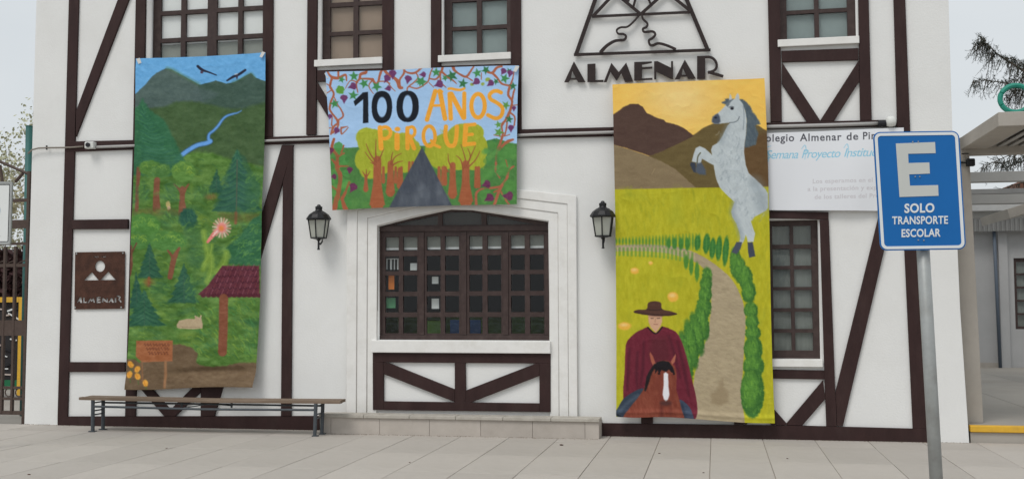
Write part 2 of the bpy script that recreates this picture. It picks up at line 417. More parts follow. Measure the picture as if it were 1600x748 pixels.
# ---- windows
def window(name, op, cols, rows_z, rec, fw=.075, mw=.05, glass=GLASS, blinds=(), sill=True, label=None, top=None):
    """cols: list of (x0,x1,kind) where gaps are bars; rows_z: pane rows (z0,z1)"""
    x0, x1, z0, z1 = op; yf = D+rec
    win = link(name, None, bld); win.location = Vector(((x0+x1)/2, yf, z0))-bld.location
    if label: win['label'] = label
    holes = [rect(a, b, c, d) for a, b in cols for c, d in rows_z]
    ztop = z1 if top is None else top
    fin('frame', sheet(rect(x0+.002, x1-.002, z0+.002, ztop-.002), holes, yf, yf+.05), FRAMEM, win)
    for a, b in cols:
        for c, d in rows_z:
            fin('pane', B(a-.006, b+.006, yf+.022, yf+.027, c-.006, d+.006), glass, win)
    for (xa_, xb_, za, zb_, mm) in blinds:
        fin('blind', B(xa_+.004, xb_-.004, yf+.052, yf+.056, za, zb_), mm, win)
    if sill:
        zs = z0
        fin('sill', B(x0-.03 if sill != 2 else x0, x1+.01, D-.06, yf+.01, zs-.002, zs+.085, bev=.006), TRIMW, win)
    return win
RW = .16
def xr(px, py=50, Y=D+RW): return at(px, py, Y)[0]
def zr(px, py, Y=D+RW): return at(px, py, Y)[1]
# first-floor windows; pane columns measured
Z1 = lambda x, rowpx: [(zr(x, b), zr(x, a)) for a, b in rowpx]
w1c = [(xr(250.5), xr(282.5)), (xr(289.6), xr(324)), (xr(338), xr(371.7)), (xr(378.5), xr(411.5))]
rows1 = Z1(330, [(63, 101), (20, 56.5), (-22, 13.5)])
rows1 = rows1+[(rows1[-1][1]+.05, rows1[-1][1]+.33), (rows1[-1][1]+.38, rows1[-1][1]+.62)]
x0, x1, z0, z1 = OP[1]
window('window', OP[1], w1c, rows1, RW, blinds=[(x0, x1, rows1[0][1]-.02, z1, BLIND_W), (x0, x1, z0, rows1[0][1]-.025, BLIND_G)], sill=False)
rows2 = Z1(555, [(54.5, 94), (9.5, 48.5), (-33, 3)]); rows2.append((rows2[-1][1]+.05, rows2[-1][1]+.33))
x0, x1, z0, z1 = OP[2]
window('window', OP[2], [(xr(515.5), xr(552)), (xr(559.5), xr(597.5))], rows2, RW, blinds=[(x0, x1, z0, z1, BLIND_B)])
rows3 = Z1(745, [(46.5, 85.5), (2, 40.5), (-40, -4)]); rows3.append((rows3[-1][1]+.05, rows3[-1][1]+.33))
x0, x1, z0, z1 = OP[3]
window('window', OP[3], [(xr(706), xr(745)), (xr(752.5), xr(792))], rows3, RW, blinds=[(x0, x1, z0, z1, BLIND_T)])
rows4 = Z1(1280, [(20.5, 61), (-22, 14.5)]); rows4.append((rows4[-1][1]+.05, rows4[-1][1]+.35))
x0, x1, z0, z1 = OP[4]
window('window', OP[4], [(xr(1229.5), xr(1273)), (xr(1280), xr(1324.5))], rows4, RW, blinds=[(x0, x1, z0, z1, BLIND_T)])
r5 = [(zr(1240, b), zr(1240, a)) for a, b in ((519, 547), (486.5, 513.5), (453, 481), (420.5, 448), (388.5, 415), (353, 382))]
x0, x1, z0, z1 = OP[5]
xr5 = lambda p: at(p, 450, D+.13)[0]
window('window', OP[5], [(xr5(1176), xr5(1203)), (xr5(1208), xr5(1235.5)), (xr5(1241), xr5(1269))], r5, .13, blinds=[(x0, x1, z0, z1, BLIND_C)])

# big arched window
AR = .10; ya = D+AR
win = link('arched_window', None, bld); win.location = Vector((-3.1, ya, 1.13))-bld.location
def A(px, py): return at(px, py, ya)
tb = [A(584, 353), A(862, 350)]
hz = A(720, 367)[1]
archr = [(at(a, b)[0], at(a, b)[1]) for a, b in [(587, 533), (859, 534), (857.5, 345), (800, 336), (735, 326), (702, 325), (640, 338.5), (588, 352)]]
cx = [(601.7, 623), (629.5, 652), (666.3, 688.3), (695, 717.3), (733, 753.8), (761.5, 783.2), (798, 820), (827.7, 850)]
rz = [(368.5, 390.5), (399, 422.5), (429, 454.8), (462, 487.5), (495, 520.5)]
holes = [rect(A(a, 440)[0], A(b, 440)[0], A(720, d)[1], A(720, c)[1]) for a, b in cx for c, d in rz]
trans = [[A(612, 351.5), A(684, 351.5), A(684, 336), A(640, 345)], [A(691, 351.5), A(752, 351), A(752, 333.5), A(735, 331), A(702, 331), A(691, 333.5)], [A(760, 351), A(835, 350), A(800, 343.5), A(760, 335.5)]]
fin('frame', sheet(archr, holes+trans, ya, ya+.05), FRAMEM, win)
for (a, b) in cx:
    for (c, d) in rz:
        fin('pane', B(A(a, 440)[0]-.006, A(b, 440)[0]+.006, ya+.022, ya+.027, A(720, d)[1]-.006, A(720, c)[1]+.006), GLASS, win)
fin('transom_pane', B(A(606, 345)[0], A(845, 345)[0], ya+.022, ya+.027, A(720, 352.5)[1], A(720, 329)[1]), GLASS, win)
fin('transom_panel', B(A(600, 345)[0], A(850, 345)[0], ya+.06, ya+.075, A(720, 356)[1], A(720, 322)[1]), mat('grey_transom_board', (.06, .055, .05), .8), win)
# casement stiles: a proud cover strip where two leaves meet, hinges
for px in (592.5, 659, 725, 790.5, 856):
    fin('casement_stile', prism([A(px-4, 523), A(px+4, 523), A(px+4, 363), A(px-4, 363)], ya-.016, ya+.001, .004), FRAMEM, win)
fin('bottom_rail', prism([A(589, 531), A(859.5, 532), A(859.5, 523.5), A(589, 523.5)], ya-.02, ya+.001, .004), FRAMEM, win)
fin('transom_bar', prism([A(589, 362), A(859.5, 360), A(859.5, 352.5), A(589, 354)], ya-.02, ya+.001, .004), FRAMEM, win)
blx = [(598, 656), (662, 721), (729, 787), (794, 854)]
for a, b in blx:
    bl = fin('roller_blind', B(A(a, 380)[0], A(b, 380)[0], ya+.09, ya+.094, A(720, 385)[1], A(720, 358)[1]), BLIND_G, win)
    fin('hem_bar', B(A(a, 380)[0], A(b, 380)[0], ya+.084, ya+.1, A(720, 388.5)[1], A(720, 385)[1]-.001), BLIND_W, bl)

# tiled step against the wall
st = thing('tiled_step', 'long low step faced in beige tiles under the arched window', 'step', (-3.1, 12.7, 0))
SX0, SX1 = at(500, 660, 12.53)[0], at(936, 660, 12.53)[0]
SY = 12.53
fin('core', B(SX0+.01, SX1-.01, SY+.012, D-.002, -.01, .20), JOINT, st)
x = SX0; tx = [at(p, 665, SY)[0] for p in (500, 517, 593, 671, 751, 832, 914, 936)]
for a, b in zip(tx, tx[1:]):
    fin('tile', B(a+.002, b-.002, SY, SY+.015, -.005, .197, bev=.002), STEPT, st)
fin('tile', B(SX1-.012, SX1, SY+.017, D-.003, -.005, .197, bev=.002), STEPT, st)
fin('tile', B(SX0, SX0+.012, SY+.017, D-.003, -.005, .197, bev=.002), STEPT, st)
for i in range(6):
    a = SX0-.01+(SX1-SX0+.02)/6*i; b = a+(SX1-SX0+.02)/6
    fin('coping_stone', B(a+.002, b-.002, SY-.025, D-.12, .199, .24+random.uniform(-.002, .002), bev=.006), STEPL, st)

# ------------------------------------------------------------------ conduits, camera, lights on the mid beam
def pz(px, py, off): x, z = at(px, py, D-off); return (x, D-off, z)
def pipe(name, pts, r, m_, label, cat, off=.055):
    bm = tube(bmesh.new(), [pz(a, b, off) for a, b in pts], r)
    o = fin(name, bm, m_, smooth=True); return tag(o, label, cat)
pipe('wall_conduit', [(150, 230), (205, 228), (235, 227)], .019, CONDUIT, 'thin grey conduit on the mid beam between security camera and tall forest banner', 'conduit')
pipe('wall_conduit', [(400, 221.5), (412, 220.2), (435, 219.5), (512, 216.6), (600, 214.6)], .017, CONDUIT, 'thin grey conduit on the mid beam left of the 100 AÑOS banner', 'conduit')
pipe('wall_conduit', [(780, 213), (847, 210), (956, 206.8), (1040, 204.5)], .019, CONDUIT, 'grey conduit on the mid beam between the 100 AÑOS banner and the horse banner', 'conduit')
pipe('wall_conduit', [(1150, 201), (1196, 198.3), (1288, 195.8), (1376, 193)], .022, CONDUIT, 'grey conduit on the mid beam above the white school banner', 'conduit')
pipe('wall_cable', [(44, 240), (50, 234), (60, 231.5), (73, 231), (110, 230.5), (130, 229)], .011, CABLEM, 'beige cable curving round the left corner of the white wall', 'cable', .05)
cl = fin('cable_clip', tube(bmesh.new(), [pz(73, 227.5, .045), pz(73, 234, .045)], .012), BPLAST); tag(cl, 'small black clip holding the beige cable on the white wall', 'clip')
sc = thing('security_camera', 'small white security camera with black lens at left end of the beam', 'camera', (at(140, 227)[0], D, at(140, 227)[1]))
c0 = at(140.5, 227, D-.09); box_ = B(c0[0]-.065, c0[0]+.065, D-.12, D-.03, c0[1]-.045, c0[1]+.045, bev=.012); fin('housing', box_, WPLAST, sc)
lb = bmesh.new(); bmesh.ops.create_circle(lb, cap_ends=True, radius=.03, segments=20, matrix=Matrix.Translation((c0[0]-.005, D-.122, c0[1]))@Matrix.Rotation(math.pi/2, 4, 'X'))
r_ = bmesh.ops.extrude_face_region(lb, geom=lb.faces[:]); bmesh.ops.translate(lb, verts=[v for v in r_['geom'] if isinstance(v, bmesh.types.BMVert)], vec=(0, -.02, 0)); fin('lens', lb, BPLAST, sc)
sp = thing('junction_lamp', 'white round fitting on black conduit end above the blue sign', 'fitting', (at(1388, 190)[0], D, at(1388, 190)[1]))
a = pz(1372, 193.3, .065); b = pz(1384, 192.7, .065); fin('black_end_cap', tube(bmesh.new(), [a, b], .04, 14), BPLAST, sp)
c = pz(1392, 190, .075)
fin('round_head', lathe(bmesh.new(), [(.02, -.06), (.05, -.05), (.062, -.01), (.06, .03), (.04, .055), (.01, .062)], c, 18), WPLAST, sp, smooth=True)

# ------------------------------------------------------------------ wall lanterns
def lantern(px, py, label):
    x, z = at(px, py, D-.2); r = thing('wall_lantern', label, 'lantern', (x, D-.2, z), 'black wall lanterns beside the arched window')
    hx = 6
    def ringf(rad, zz): return [(rad*math.cos(k*math.pi/3+.52), rad*math.sin(k*math.pi/3+.52)*.9, zz) for k in range(6)]
    T, Bo = ringf(.135, .07), ringf(.098, -.16)
    for k in range(6):
        bm = bmesh.new(); q = [bm.verts.new(Vector(p)*1) for p in (Bo[k], Bo[(k+1) % 6], T[(k+1) % 6], T[k])]; f_ = bm.faces.new(q)
        e_ = bmesh.ops.extrude_face_region(bm, geom=[f_]); nn = Vector((Bo[k][0]+Bo[(k+1) % 6][0], Bo[k][1]+Bo[(k+1) % 6][1], 0)).normalized()
        bmesh.ops.translate(bm, verts=[v for v in e_['geom'] if isinstance(v, bmesh.types.BMVert)], vec=-nn*.004)
        bmesh.ops.translate(bm, verts=bm.verts, vec=-nn*.004)
        fin('glass_panel', bm, FROST, r, local=True)
    bm = bmesh.new()
    for k in range(6): tube(bm, [Bo[k], T[k]], .008, 6)
    for rr in (T, Bo):
        for k in range(6): tube(bm, [rr[k], rr[(k+1) % 6]], .009, 6)
    fin('frame', bm, BLACK, r, local=True)
    fin('cap', lathe(bmesh.new(), [(.15, .068), (.158, .075), (.155, .09), (.125, .135), (.085, .165), (.048, .185), (.04, .2), (.045, .205), (.045, .235), (.03, .24), (.018, .26), (.005, .265)], (0, 0, 0), 12, .26), BLACK, r, local=True)
    fin('base', lathe(bmesh.new(), [(.01, -.31), (.02, -.305), (.013, -.29), (.012, -.2), (.03, -.18), (.102, -.165), (.104, -.158), (.02, -.156)], (0, 0, 0), 12, .26), BLACK, r, local=True)
    bm = tube(bmesh.new(), [(0, 0, -.22), (0, .06, -.235), (0, .12, -.2), (0, .16, -.12), (0, .19, -.02)], .011, 8); box(bm, -.035, .035, .185, .199, -.12, .1, bev=.004)
    fin('bracket', bm, BLACK, r, local=True)
    return r
l1 = lantern(498, 352, 'black wall lantern between the timber post and the arched window')
def dup(root, loc, label):
    c = root.copy(); COL.objects.link(c); c.location = loc; c['label'] = label
    for ch in root.children:
        d = ch.copy(); COL.objects.link(d); d.parent = c
    return c
x, z = at(942, 348, D-.2); dup(l1, (x, D-.2, z), 'black wall lantern touching the left edge of the horse banner')

# ------------------------------------------------------------------ steel logo on the wall
lg = thing('school_logo', 'dark steel ALMENAR lettering under a trapezoid mountain emblem on the wall', 'logo', (at(1005, 60)[0], D, at(1005, 60)[1]))
C5 = lambda pts: [at(860+a/5.333, b/5.333, D-.05) for a, b in pts]
ly0, ly1 = D-.05, D-.03
def bar(pts, wpx, name='emblem_bar', k=1):
    q = [(860+a/5.333, b/5.333) for a, b in pts]
    w_ = [x/5.333*D/FPX for x in (wpx if isinstance(wpx, list) else [wpx]*len(q))]
    fin(name, sheet(ribbon([at(a, b, D-.055) for a, b in q], w_), [], ly0-.0012*k, ly1-.0006*k), IRON, lg)
apx = 700
bar([(212, 455), (452, -230)], 32, k=0); bar([(1312, 418), (1040, -230)], 32, k=1)
bar([(195, 456), (1335, 416)], 23, k=2); bar([(345, 138), (1188, 100)], 20, k=3); bar([(448, -236), (1045, -250)], 20, k=4)
bar([(352, 138), (540, -62)], 24, k=5); bar([(510, -80), (757, 122)], 24, k=6); bar([(752, 120), (980, -85)], 24, k=7); bar([(945, -85), (1170, 95)], 24, k=8)
bar([(632, -10), (652, 15)], 24, k=9); bar([(712, -20), (690, 62)], 18, k=10); bar([(812, -20), (838, 42)], 18, k=11)
rv1 = smooth([(742, 125), (690, 185), (640, 225), (585, 230), (553, 252), (565, 282), (608, 286), (630, 305), (612, 333), (540, 342), (480, 375), (440, 412), (418, 440)])
bar(rv1, [13+17*(i/len(rv1))**2.5 for i in range(len(rv1))], 'emblem_river', 12)
rv2 = smooth([(762, 120), (772, 160), (808, 198), (800, 226), (772, 242), (782, 268), (850, 264), (874, 288), (852, 318), (822, 338), (828, 372), (852, 380), (900, 363), (970, 380), (1045, 412)])
bar(rv2, [16+3*(i/len(rv2)) for i in range(len(rv2))], 'emblem_river', 13)
fin('emblem_sun', sheet([(at(1002, -30, D-.055)[0]+.17*math.cos(t/16*math.pi), at(1002, -30, D-.055)[1]+.17*math.sin(t/16*math.pi)) for t in range(32)],
    [[(at(1002, -30, D-.055)[0]+.14*math.cos(t/16*math.pi), at(1002, -30, D-.055)[1]+.14*math.sin(t/16*math.pi)) for t in range(32)]], ly0-.02, ly1-.02), IRON, lg)
LT = {
 'A': ([(115, 686), (196, 512), (292, 684), (229, 684), (217, 663), (162, 665), (151, 686)], [[(170, 651), (210, 650), (181, 592)]]),
 'L': ([(308, 535), (375, 531), (375, 668), (443, 667), (440, 684), (308, 684)], []),
 'M': ([(444, 685), (508, 525), (570, 602), (632, 523), (690, 680), (620, 682), (590, 612), (550, 673), (500, 600), (467, 685)], []),
 'E': ([(698, 518), (845, 513), (845, 525), (763, 540), (763, 562), (848, 556), (848, 571), (763, 577), (763, 655), (850, 650), (850, 665), (698, 672)], []),
 'N': ([(864, 662), (864, 513), (893, 511), (1005, 566), (1005, 511), (1022, 510), (1022, 660), (1000, 655), (882, 596), (882, 662)], []),
 'A2': ([(1036, 662), (1120, 498), (1212, 655), (1148, 657), (1137, 637), (1088, 639), (1076, 661)], [[(1094, 625), (1131, 624), (1104, 571)]]),
 'R': ([(1222, 469), (1290, 466), (1290, 656), (1222, 659)], [])}
for k in LT:
    o_, h_ = LT[k]
    fin('letter', sheet(C5(o_), [C5(h) for h in h_], ly0, ly1), IRON, lg)
bowl = smooth([(1286, 475), (1335, 478), (1370, 502), (1386, 545), (1368, 585), (1312, 607)], 5)
fin('letter', sheet(ribbon(C5(bowl), 20/5.333*D/FPX), [], ly0-.001, ly1+.001), IRON, lg)

fin('letter_leg', sheet(ribbon(C5([(1314, 600), (1375, 617), (1440, 637)]), [22/5.333*D/FPX]*3), [], ly0-.002, ly1+.002), IRON, lg)
# ------------------------------------------------------------------ rusty plaque with cut-outs
pq = thing('rusty_plaque', 'square rust brown metal plaque with cut-out emblem and word ALMENAR', 'plaque', (at(154, 440)[0], D, at(154, 440)[1]))
PQ = lambda pts: [at(105+a/6.5, 380+b/6.5, D-.04) for a, b in pts]
def ell(cx_, cy_, rx, ry, n=24): return [(cx_+rx*math.cos(t*2*math.pi/n), cy_+ry*math.sin(t*2*math.pi/n)) for t in range(n)]
holes = [PQ(ell(325, 232, 50, 57)), PQ([(160, 375), (242, 290), (312, 373)]), PQ([(328, 372), (408, 285), (484, 370)]),
 PQ([(255, 140), (258, 131), (312, 131), (308, 140)]), PQ([(335, 139), (337, 130), (388, 130), (386, 139)])]
AL = [[(88, 602), (118, 548), (132, 545), (140, 602), (122, 602), (118, 585), (104, 587), (98, 602)],
 [(152, 548), (166, 548), (166, 594), (196, 592), (196, 602), (152, 602)],
 [(200, 602), (222, 556), (240, 574), (258, 552), (272, 600), (258, 600), (252, 578), (238, 592), (226, 576), (214, 602)],
 [(288, 545), (330, 543), (330, 552), (304, 554), (304, 566), (328, 565), (328, 574), (304, 576), (304, 592), (334, 591), (334, 600), (288, 602)],
 [(345, 600), (345, 556), (360, 556), (392, 582), (392, 554), (402, 554), (402, 600), (390, 598), (356, 574), (356, 600)],
 [(410, 600), (434, 556), (448, 556), (464, 600), (448, 600), (444, 588), (430, 588), (422, 600)],
 [(474, 552), (488, 550), (488, 598), (474, 600)],
 [(494, 530), (520, 530), (534, 545), (524, 570), (546, 594), (534, 600), (508, 570), (520, 550), (508, 540), (494, 541)]]
def fat(q, k):
    c = np.mean(np.array(q, float), 0); n = len(q); out = []
    P = [Vector(p) for p in q]; ar = sum(P[i].x*P[(i+1) % n].y-P[(i+1) % n].x*P[i].y for i in range(n))
    sg_ = 1 if ar > 0 else -1
    for i in range(n):
        t = (P[(i+1) % n]-P[i-1]).normalized(); out.append((P[i].x+sg_*t.y*k, P[i].y-sg_*t.x*k))
    return out
holes += [PQ(fat(q, 2.2)) for q in AL]
fin('plate', sheet(PQ([(72, 90), (578, 82), (572, 662), (64, 670)]), holes, D-.022, D-.016), RUST, pq)
for a_ in ((88, 105), (560, 98), (74, 650), (542, 648)):
    c = PQ([a_])[0]; bm = tube(bmesh.new(), [(c[0], D-.028, c[1]), (c[0], D, c[1])], .011, 10); fin('screw', bm, GALV, pq)

# ------------------------------------------------------------------ painter for cloth prints
def vnoise(x, y, seed=0):
    xi = np.floor(x).astype(np.int64); yi = np.floor(y).astype(np.int64); fx = x-xi; fy = y-yi
    fx = fx*fx*(3-2*fx); fy = fy*fy*(3-2*fy)
    def h(a, b):
        n = (a*374761393+b*668265263+seed*974634777) & 0x7fffffff
        n = ((n ^ (n >> 13))*1274126177) & 0x7fffffff
        return ((n ^ (n >> 16)) & 0xffff)/65535.
    return (h(xi, yi)*(1-fx)+h(xi+1, yi)*fx)*(1-fy)+(h(xi, yi+1)*(1-fx)+h(xi+1, yi+1)*fx)*fy
def fbm(x, y, seed=0, o=4):
    s_ = 0; a_ = .5; t = 0
    for i in range(o): s_ = s_+a_*vnoise(x*2**i, y*2**i, seed+i); t += a_; a_ *= .55
    return s_/t
class Paint:
    def __init__(s, X, Y, base): s.x = X; s.y = Y; s.c = np.tile(np.array(base, float), (len(X), 1)); s.n = 0
    def sel(s, x0, y0, x1, y1): return np.nonzero((s.x >= x0) & (s.x <= x1) & (s.y >= y0) & (s.y <= y1))[0]
    def put(s, idx, a, color, var=0, vs=4, ang=0, st=3):
        s.n += 1; color = np.array(color, float); c = np.tile(color, (len(idx), 1))
        if var:
            x, y = s.x[idx], s.y[idx]; ca, sa = math.cos(ang), math.sin(ang)
            u, v = (x*ca+y*sa)/(vs*st), (-x*sa+y*ca)/vs
            c = c+((fbm(u, v, s.n)-.5)*2*var)[:, None]*np.array([1, 1, .8])
        s.c[idx] = s.c[idx]*(1-a[:, None])+c*a[:, None]
    def poly(s, pts, color, soft=.6, rag=0, alpha=1, **k):
        P = np.array(pts, float); soft *= 1.35; m_ = soft+rag+1
        idx = s.sel(P[:, 0].min()-m_, P[:, 1].min()-m_, P[:, 0].max()+m_, P[:, 1].max()+m_)
        if not len(idx): return
        x, y = s.x[idx], s.y[idx]
        if rag:
            x = x+(fbm(x/4, y/4, s.n+50)-.5)*2*rag; y = y+(fbm(x/4, y/4, s.n+90)-.5)*2*rag
        ins = np.zeros(len(x), bool); d = np.full(len(x), 1e9)
        for i in range(len(P)):
            a, b = P[i], P[(i+1) % len(P)]; e = b-a; L2 = e@e+1e-12
            t = np.clip(((x-a[0])*e[0]+(y-a[1])*e[1])/L2, 0, 1)
            d = np.minimum(d, (x-a[0]-t*e[0])**2+(y-a[1]-t*e[1])**2)
            if a[1] != b[1]: ins ^= ((a[1] > y) != (b[1] > y)) & (x < (b[0]-a[0])*(y-a[1])/(b[1]-a[1])+a[0])
        d = np.sqrt(d)*np.where(ins, 1, -1)
        s.put(idx, np.clip(d/(2*soft)+.5, 0, 1)*alpha, color, **k)
    def line(s, pts, wd, color, soft=.5, sm=True, alpha=1, rag=0, **k):
        if sm and len(pts) > 2: pts = smooth(pts, 4)
        P = np.array(pts, float); n = len(P)
        W = np.interp(np.linspace(0, 1, n), np.linspace(0, 1, len(wd)), wd) if isinstance(wd, (list, tuple)) else np.full(n, float(wd))
        soft *= 1.35; m_ = W.max()+soft+1
        idx = s.sel(P[:, 0].min()-m_, P[:, 1].min()-m_, P[:, 0].max()+m_, P[:, 1].max()+m_)
        if not len(idx): return
        x, y = s.x[idx], s.y[idx]; best = np.full(len(x), -1e9)
        if rag: x = x+(fbm(x/3, y/3, s.n+50)-.5)*2*rag
        for i in range(n-1):
            a, b = P[i], P[i+1]; e = b-a; L2 = e@e+1e-12
            t = np.clip(((x-a[0])*e[0]+(y-a[1])*e[1])/L2, 0, 1)
            d = np.sqrt((x-a[0]-t*e[0])**2+(y-a[1]-t*e[1])**2)
            best = np.maximum(best, (W[i]*(1-t)+W[i+1]*t)/2-d)
        s.put(idx, np.clip(best/(2*soft)+.5, 0, 1)*alpha, color, **k)
    def oval(s, cx, cy, rx, ry, color, rot=0, soft=.6, rag=0, alpha=1, **k):
        soft *= 1.35; R_ = max(rx, ry)+soft+rag+1; idx = s.sel(cx-R_, cy-R_, cx+R_, cy+R_)
        if not len(idx): return
        x, y = s.x[idx]-cx, s.y[idx]-cy; ca, sa = math.cos(rot), math.sin(rot)
        if rag: x = x+(fbm(s.x[idx]/3, s.y[idx]/3, s.n+50)-.5)*2*rag; y = y+(fbm(s.x[idx]/3, s.y[idx]/3, s.n+95)-.5)*2*rag
        u, v = x*ca+y*sa, -x*sa+y*ca
        d = (1-np.sqrt((u/rx)**2+(v/ry)**2))*min(rx, ry)
        s.put(idx, np.clip(d/(2*soft)+.5, 0, 1)*alpha, color, **k)
    def ring(s, cx, cy, rx, ry, w_, color, **k):
        s.line([(cx+rx*math.cos(t*math.pi/12), cy+ry*math.sin(t*math.pi/12)) for t in range(25)], w_, color, sm=False, **k)
    def mod(s, amt, vx, vy, seed=0):
        s.c += ((fbm(s.x/vx, s.y/vy, seed)-.5)*2*amt)[:, None]
def banner(name, corners, nx, ny, label, base, painter, material, off=.05, curve=None, bulge=None, edges=None, fac=.80):
    """corners: TL, TR, BR, BL photo pixels on the plane D-off; edges(u,v)->small px displacement of the outline"""
    TL, TR, BR, BL = [np.array(at(a, b, D-off)) for a, b in corners]
    u = np.linspace(0, 1, nx)[None, :].repeat(ny, 0).ravel(); v = np.linspace(0, 1, ny)[:, None].repeat(nx, 1).ravel()
    P = (TL[None]*((1-u)*(1-v))[:, None]+TR[None]*(u*(1-v))[:, None]+BR[None]*(u*v)[:, None]+BL[None]*((1-u)*v)[:, None])
    if edges is not None: P = P+edges(u, v)*D/FPX
    X, Z = P[:, 0], P[:, 1]; Yb = np.full(len(X), D-off)
    px, py = to_px(X, Yb, Z)
    p = Paint(px, py, base); painter(p)
    dy = bulge(u, v) if bulge is not None else 0
    rgb = lin(np.clip(p.c, 0, 255))/fac
    root = (X.mean(), D-off, Z.min())
    co = np.stack([X-root[0], Yb+dy-root[1], Z-root[2]], -1)
    me = bpy.data.meshes.new(name)
    i = np.arange((nx-1)*(ny-1)); r_ = i//(nx-1); c_ = i % (nx-1); a = r_*nx+c_
    faces = np.stack([a, a+nx, a+nx+1, a+1], -1)
    me.vertices.add(len(co)); me.vertices.foreach_set('co', co.astype(np.float32).ravel())
    me.loops.add(faces.size); me.loops.foreach_set('vertex_index', faces.astype(np.int32).ravel())
    me.polygons.add(len(faces)); me.polygons.foreach_set('loop_start', (np.arange(len(faces))*4).astype(np.int32))
    me.polygons.foreach_set('use_smooth', np.ones(len(faces), bool))
    me.update(calc_edges=True)
    at_ = me.color_attributes.new('print', 'FLOAT_COLOR', 'POINT')
    at_.data.foreach_set('color', np.concatenate([np.clip(rgb, 0, .9), np.ones((len(rgb), 1))], 1).astype(np.float32).ravel())
    me.materials.append(material)
    t = thing(name, label, 'banner', root)
    link('painted_cloth', me, t)
    return t, root
# ------------------------------------------------------------------ banner 1: forest valley
rs = np.random.RandomState(3)
def A1(a, b): return (180+a/3.738, 60+b/3.738)
def A2(a, b): return (180+a/3.738, 240+b/3.738)
def A3(a, b): return (180+a/2.877, 420+b/2.877)
def M_(f, pts): return [f(*p) for p in pts]
def pine(p, apex, halfw, base, c=(42, 88, 66), hi=(78, 128, 88), tr=True, n=26):
    ax, ay = apex; H = base-ay
    out = [(ax, ay)]; k = 5
    for i in range(1, k+1):
        out += [(ax+halfw*(i/k)*1.05, ay+H*i/k), (ax+halfw*(i/k)*.8, ay+H*i/k+1)]
    lo = [(2*ax-a, b) for a, b in out[::-1]]
    p.poly(out+lo, c, rag=1.5, soft=.9, var=12, vs=2.2)
    for i in range(n):
        t = (i+.5)/n; y = ay+H*t; sgn = 1 if i % 2 else -1; L_ = halfw*t*rs.uniform(.5, .95)
        p.line([(ax+sgn*L_*.1, y-L_*.25), (ax+sgn*L_*.6, y+L_*.05), (ax+sgn*L_, y+L_*.2)], [1.2, .5], hi if i % 3 else (28, 66, 60), soft=.9, alpha=.38)
    if tr: p.line([(ax, ay+H*.3), (ax, base)], 1, (70, 90, 74), alpha=.5)
def strokes(p, box_, n, ln, ang, cols, w_=1.2, al=.5):
    for i in range(n):
        x = rs.uniform(box_[0], box_[2]); y = rs.uniform(box_[1], box_[3]); a = ang+rs.normal()*.25; l_ = ln*rs.uniform(.5, 1.3)
        dx, dy = math.cos(a)*l_/2, math.sin(a)*l_/2
        p.line([(x-dx, y-dy), (x+rs.normal()*.7, y+rs.normal()*.7-.6), (x+dx, y+dy)], w_*rs.uniform(.6, 1.4), cols[i % len(cols)], alpha=al, soft=.8)
def bushy(p, cx, cy, rx, ry, c, hi, n=8):
    p.oval(cx, cy, rx, ry, c, rag=2.5, soft=1, var=14, vs=2.5)
    for i in range(n):
        a = rs.uniform(math.pi*.9, math.pi*2.1); r = rs.uniform(.35, .85)
        x = cx+rx*r*math.cos(a); y = cy+ry*r*math.sin(a); q = rs.uniform(2, 4)
        p.line([(x-q, y+1.5), (x-q*.4, y-1), (x+q*.5, y-1), (x+q, y+1.5)], 1.1, hi, alpha=.55, soft=.7)
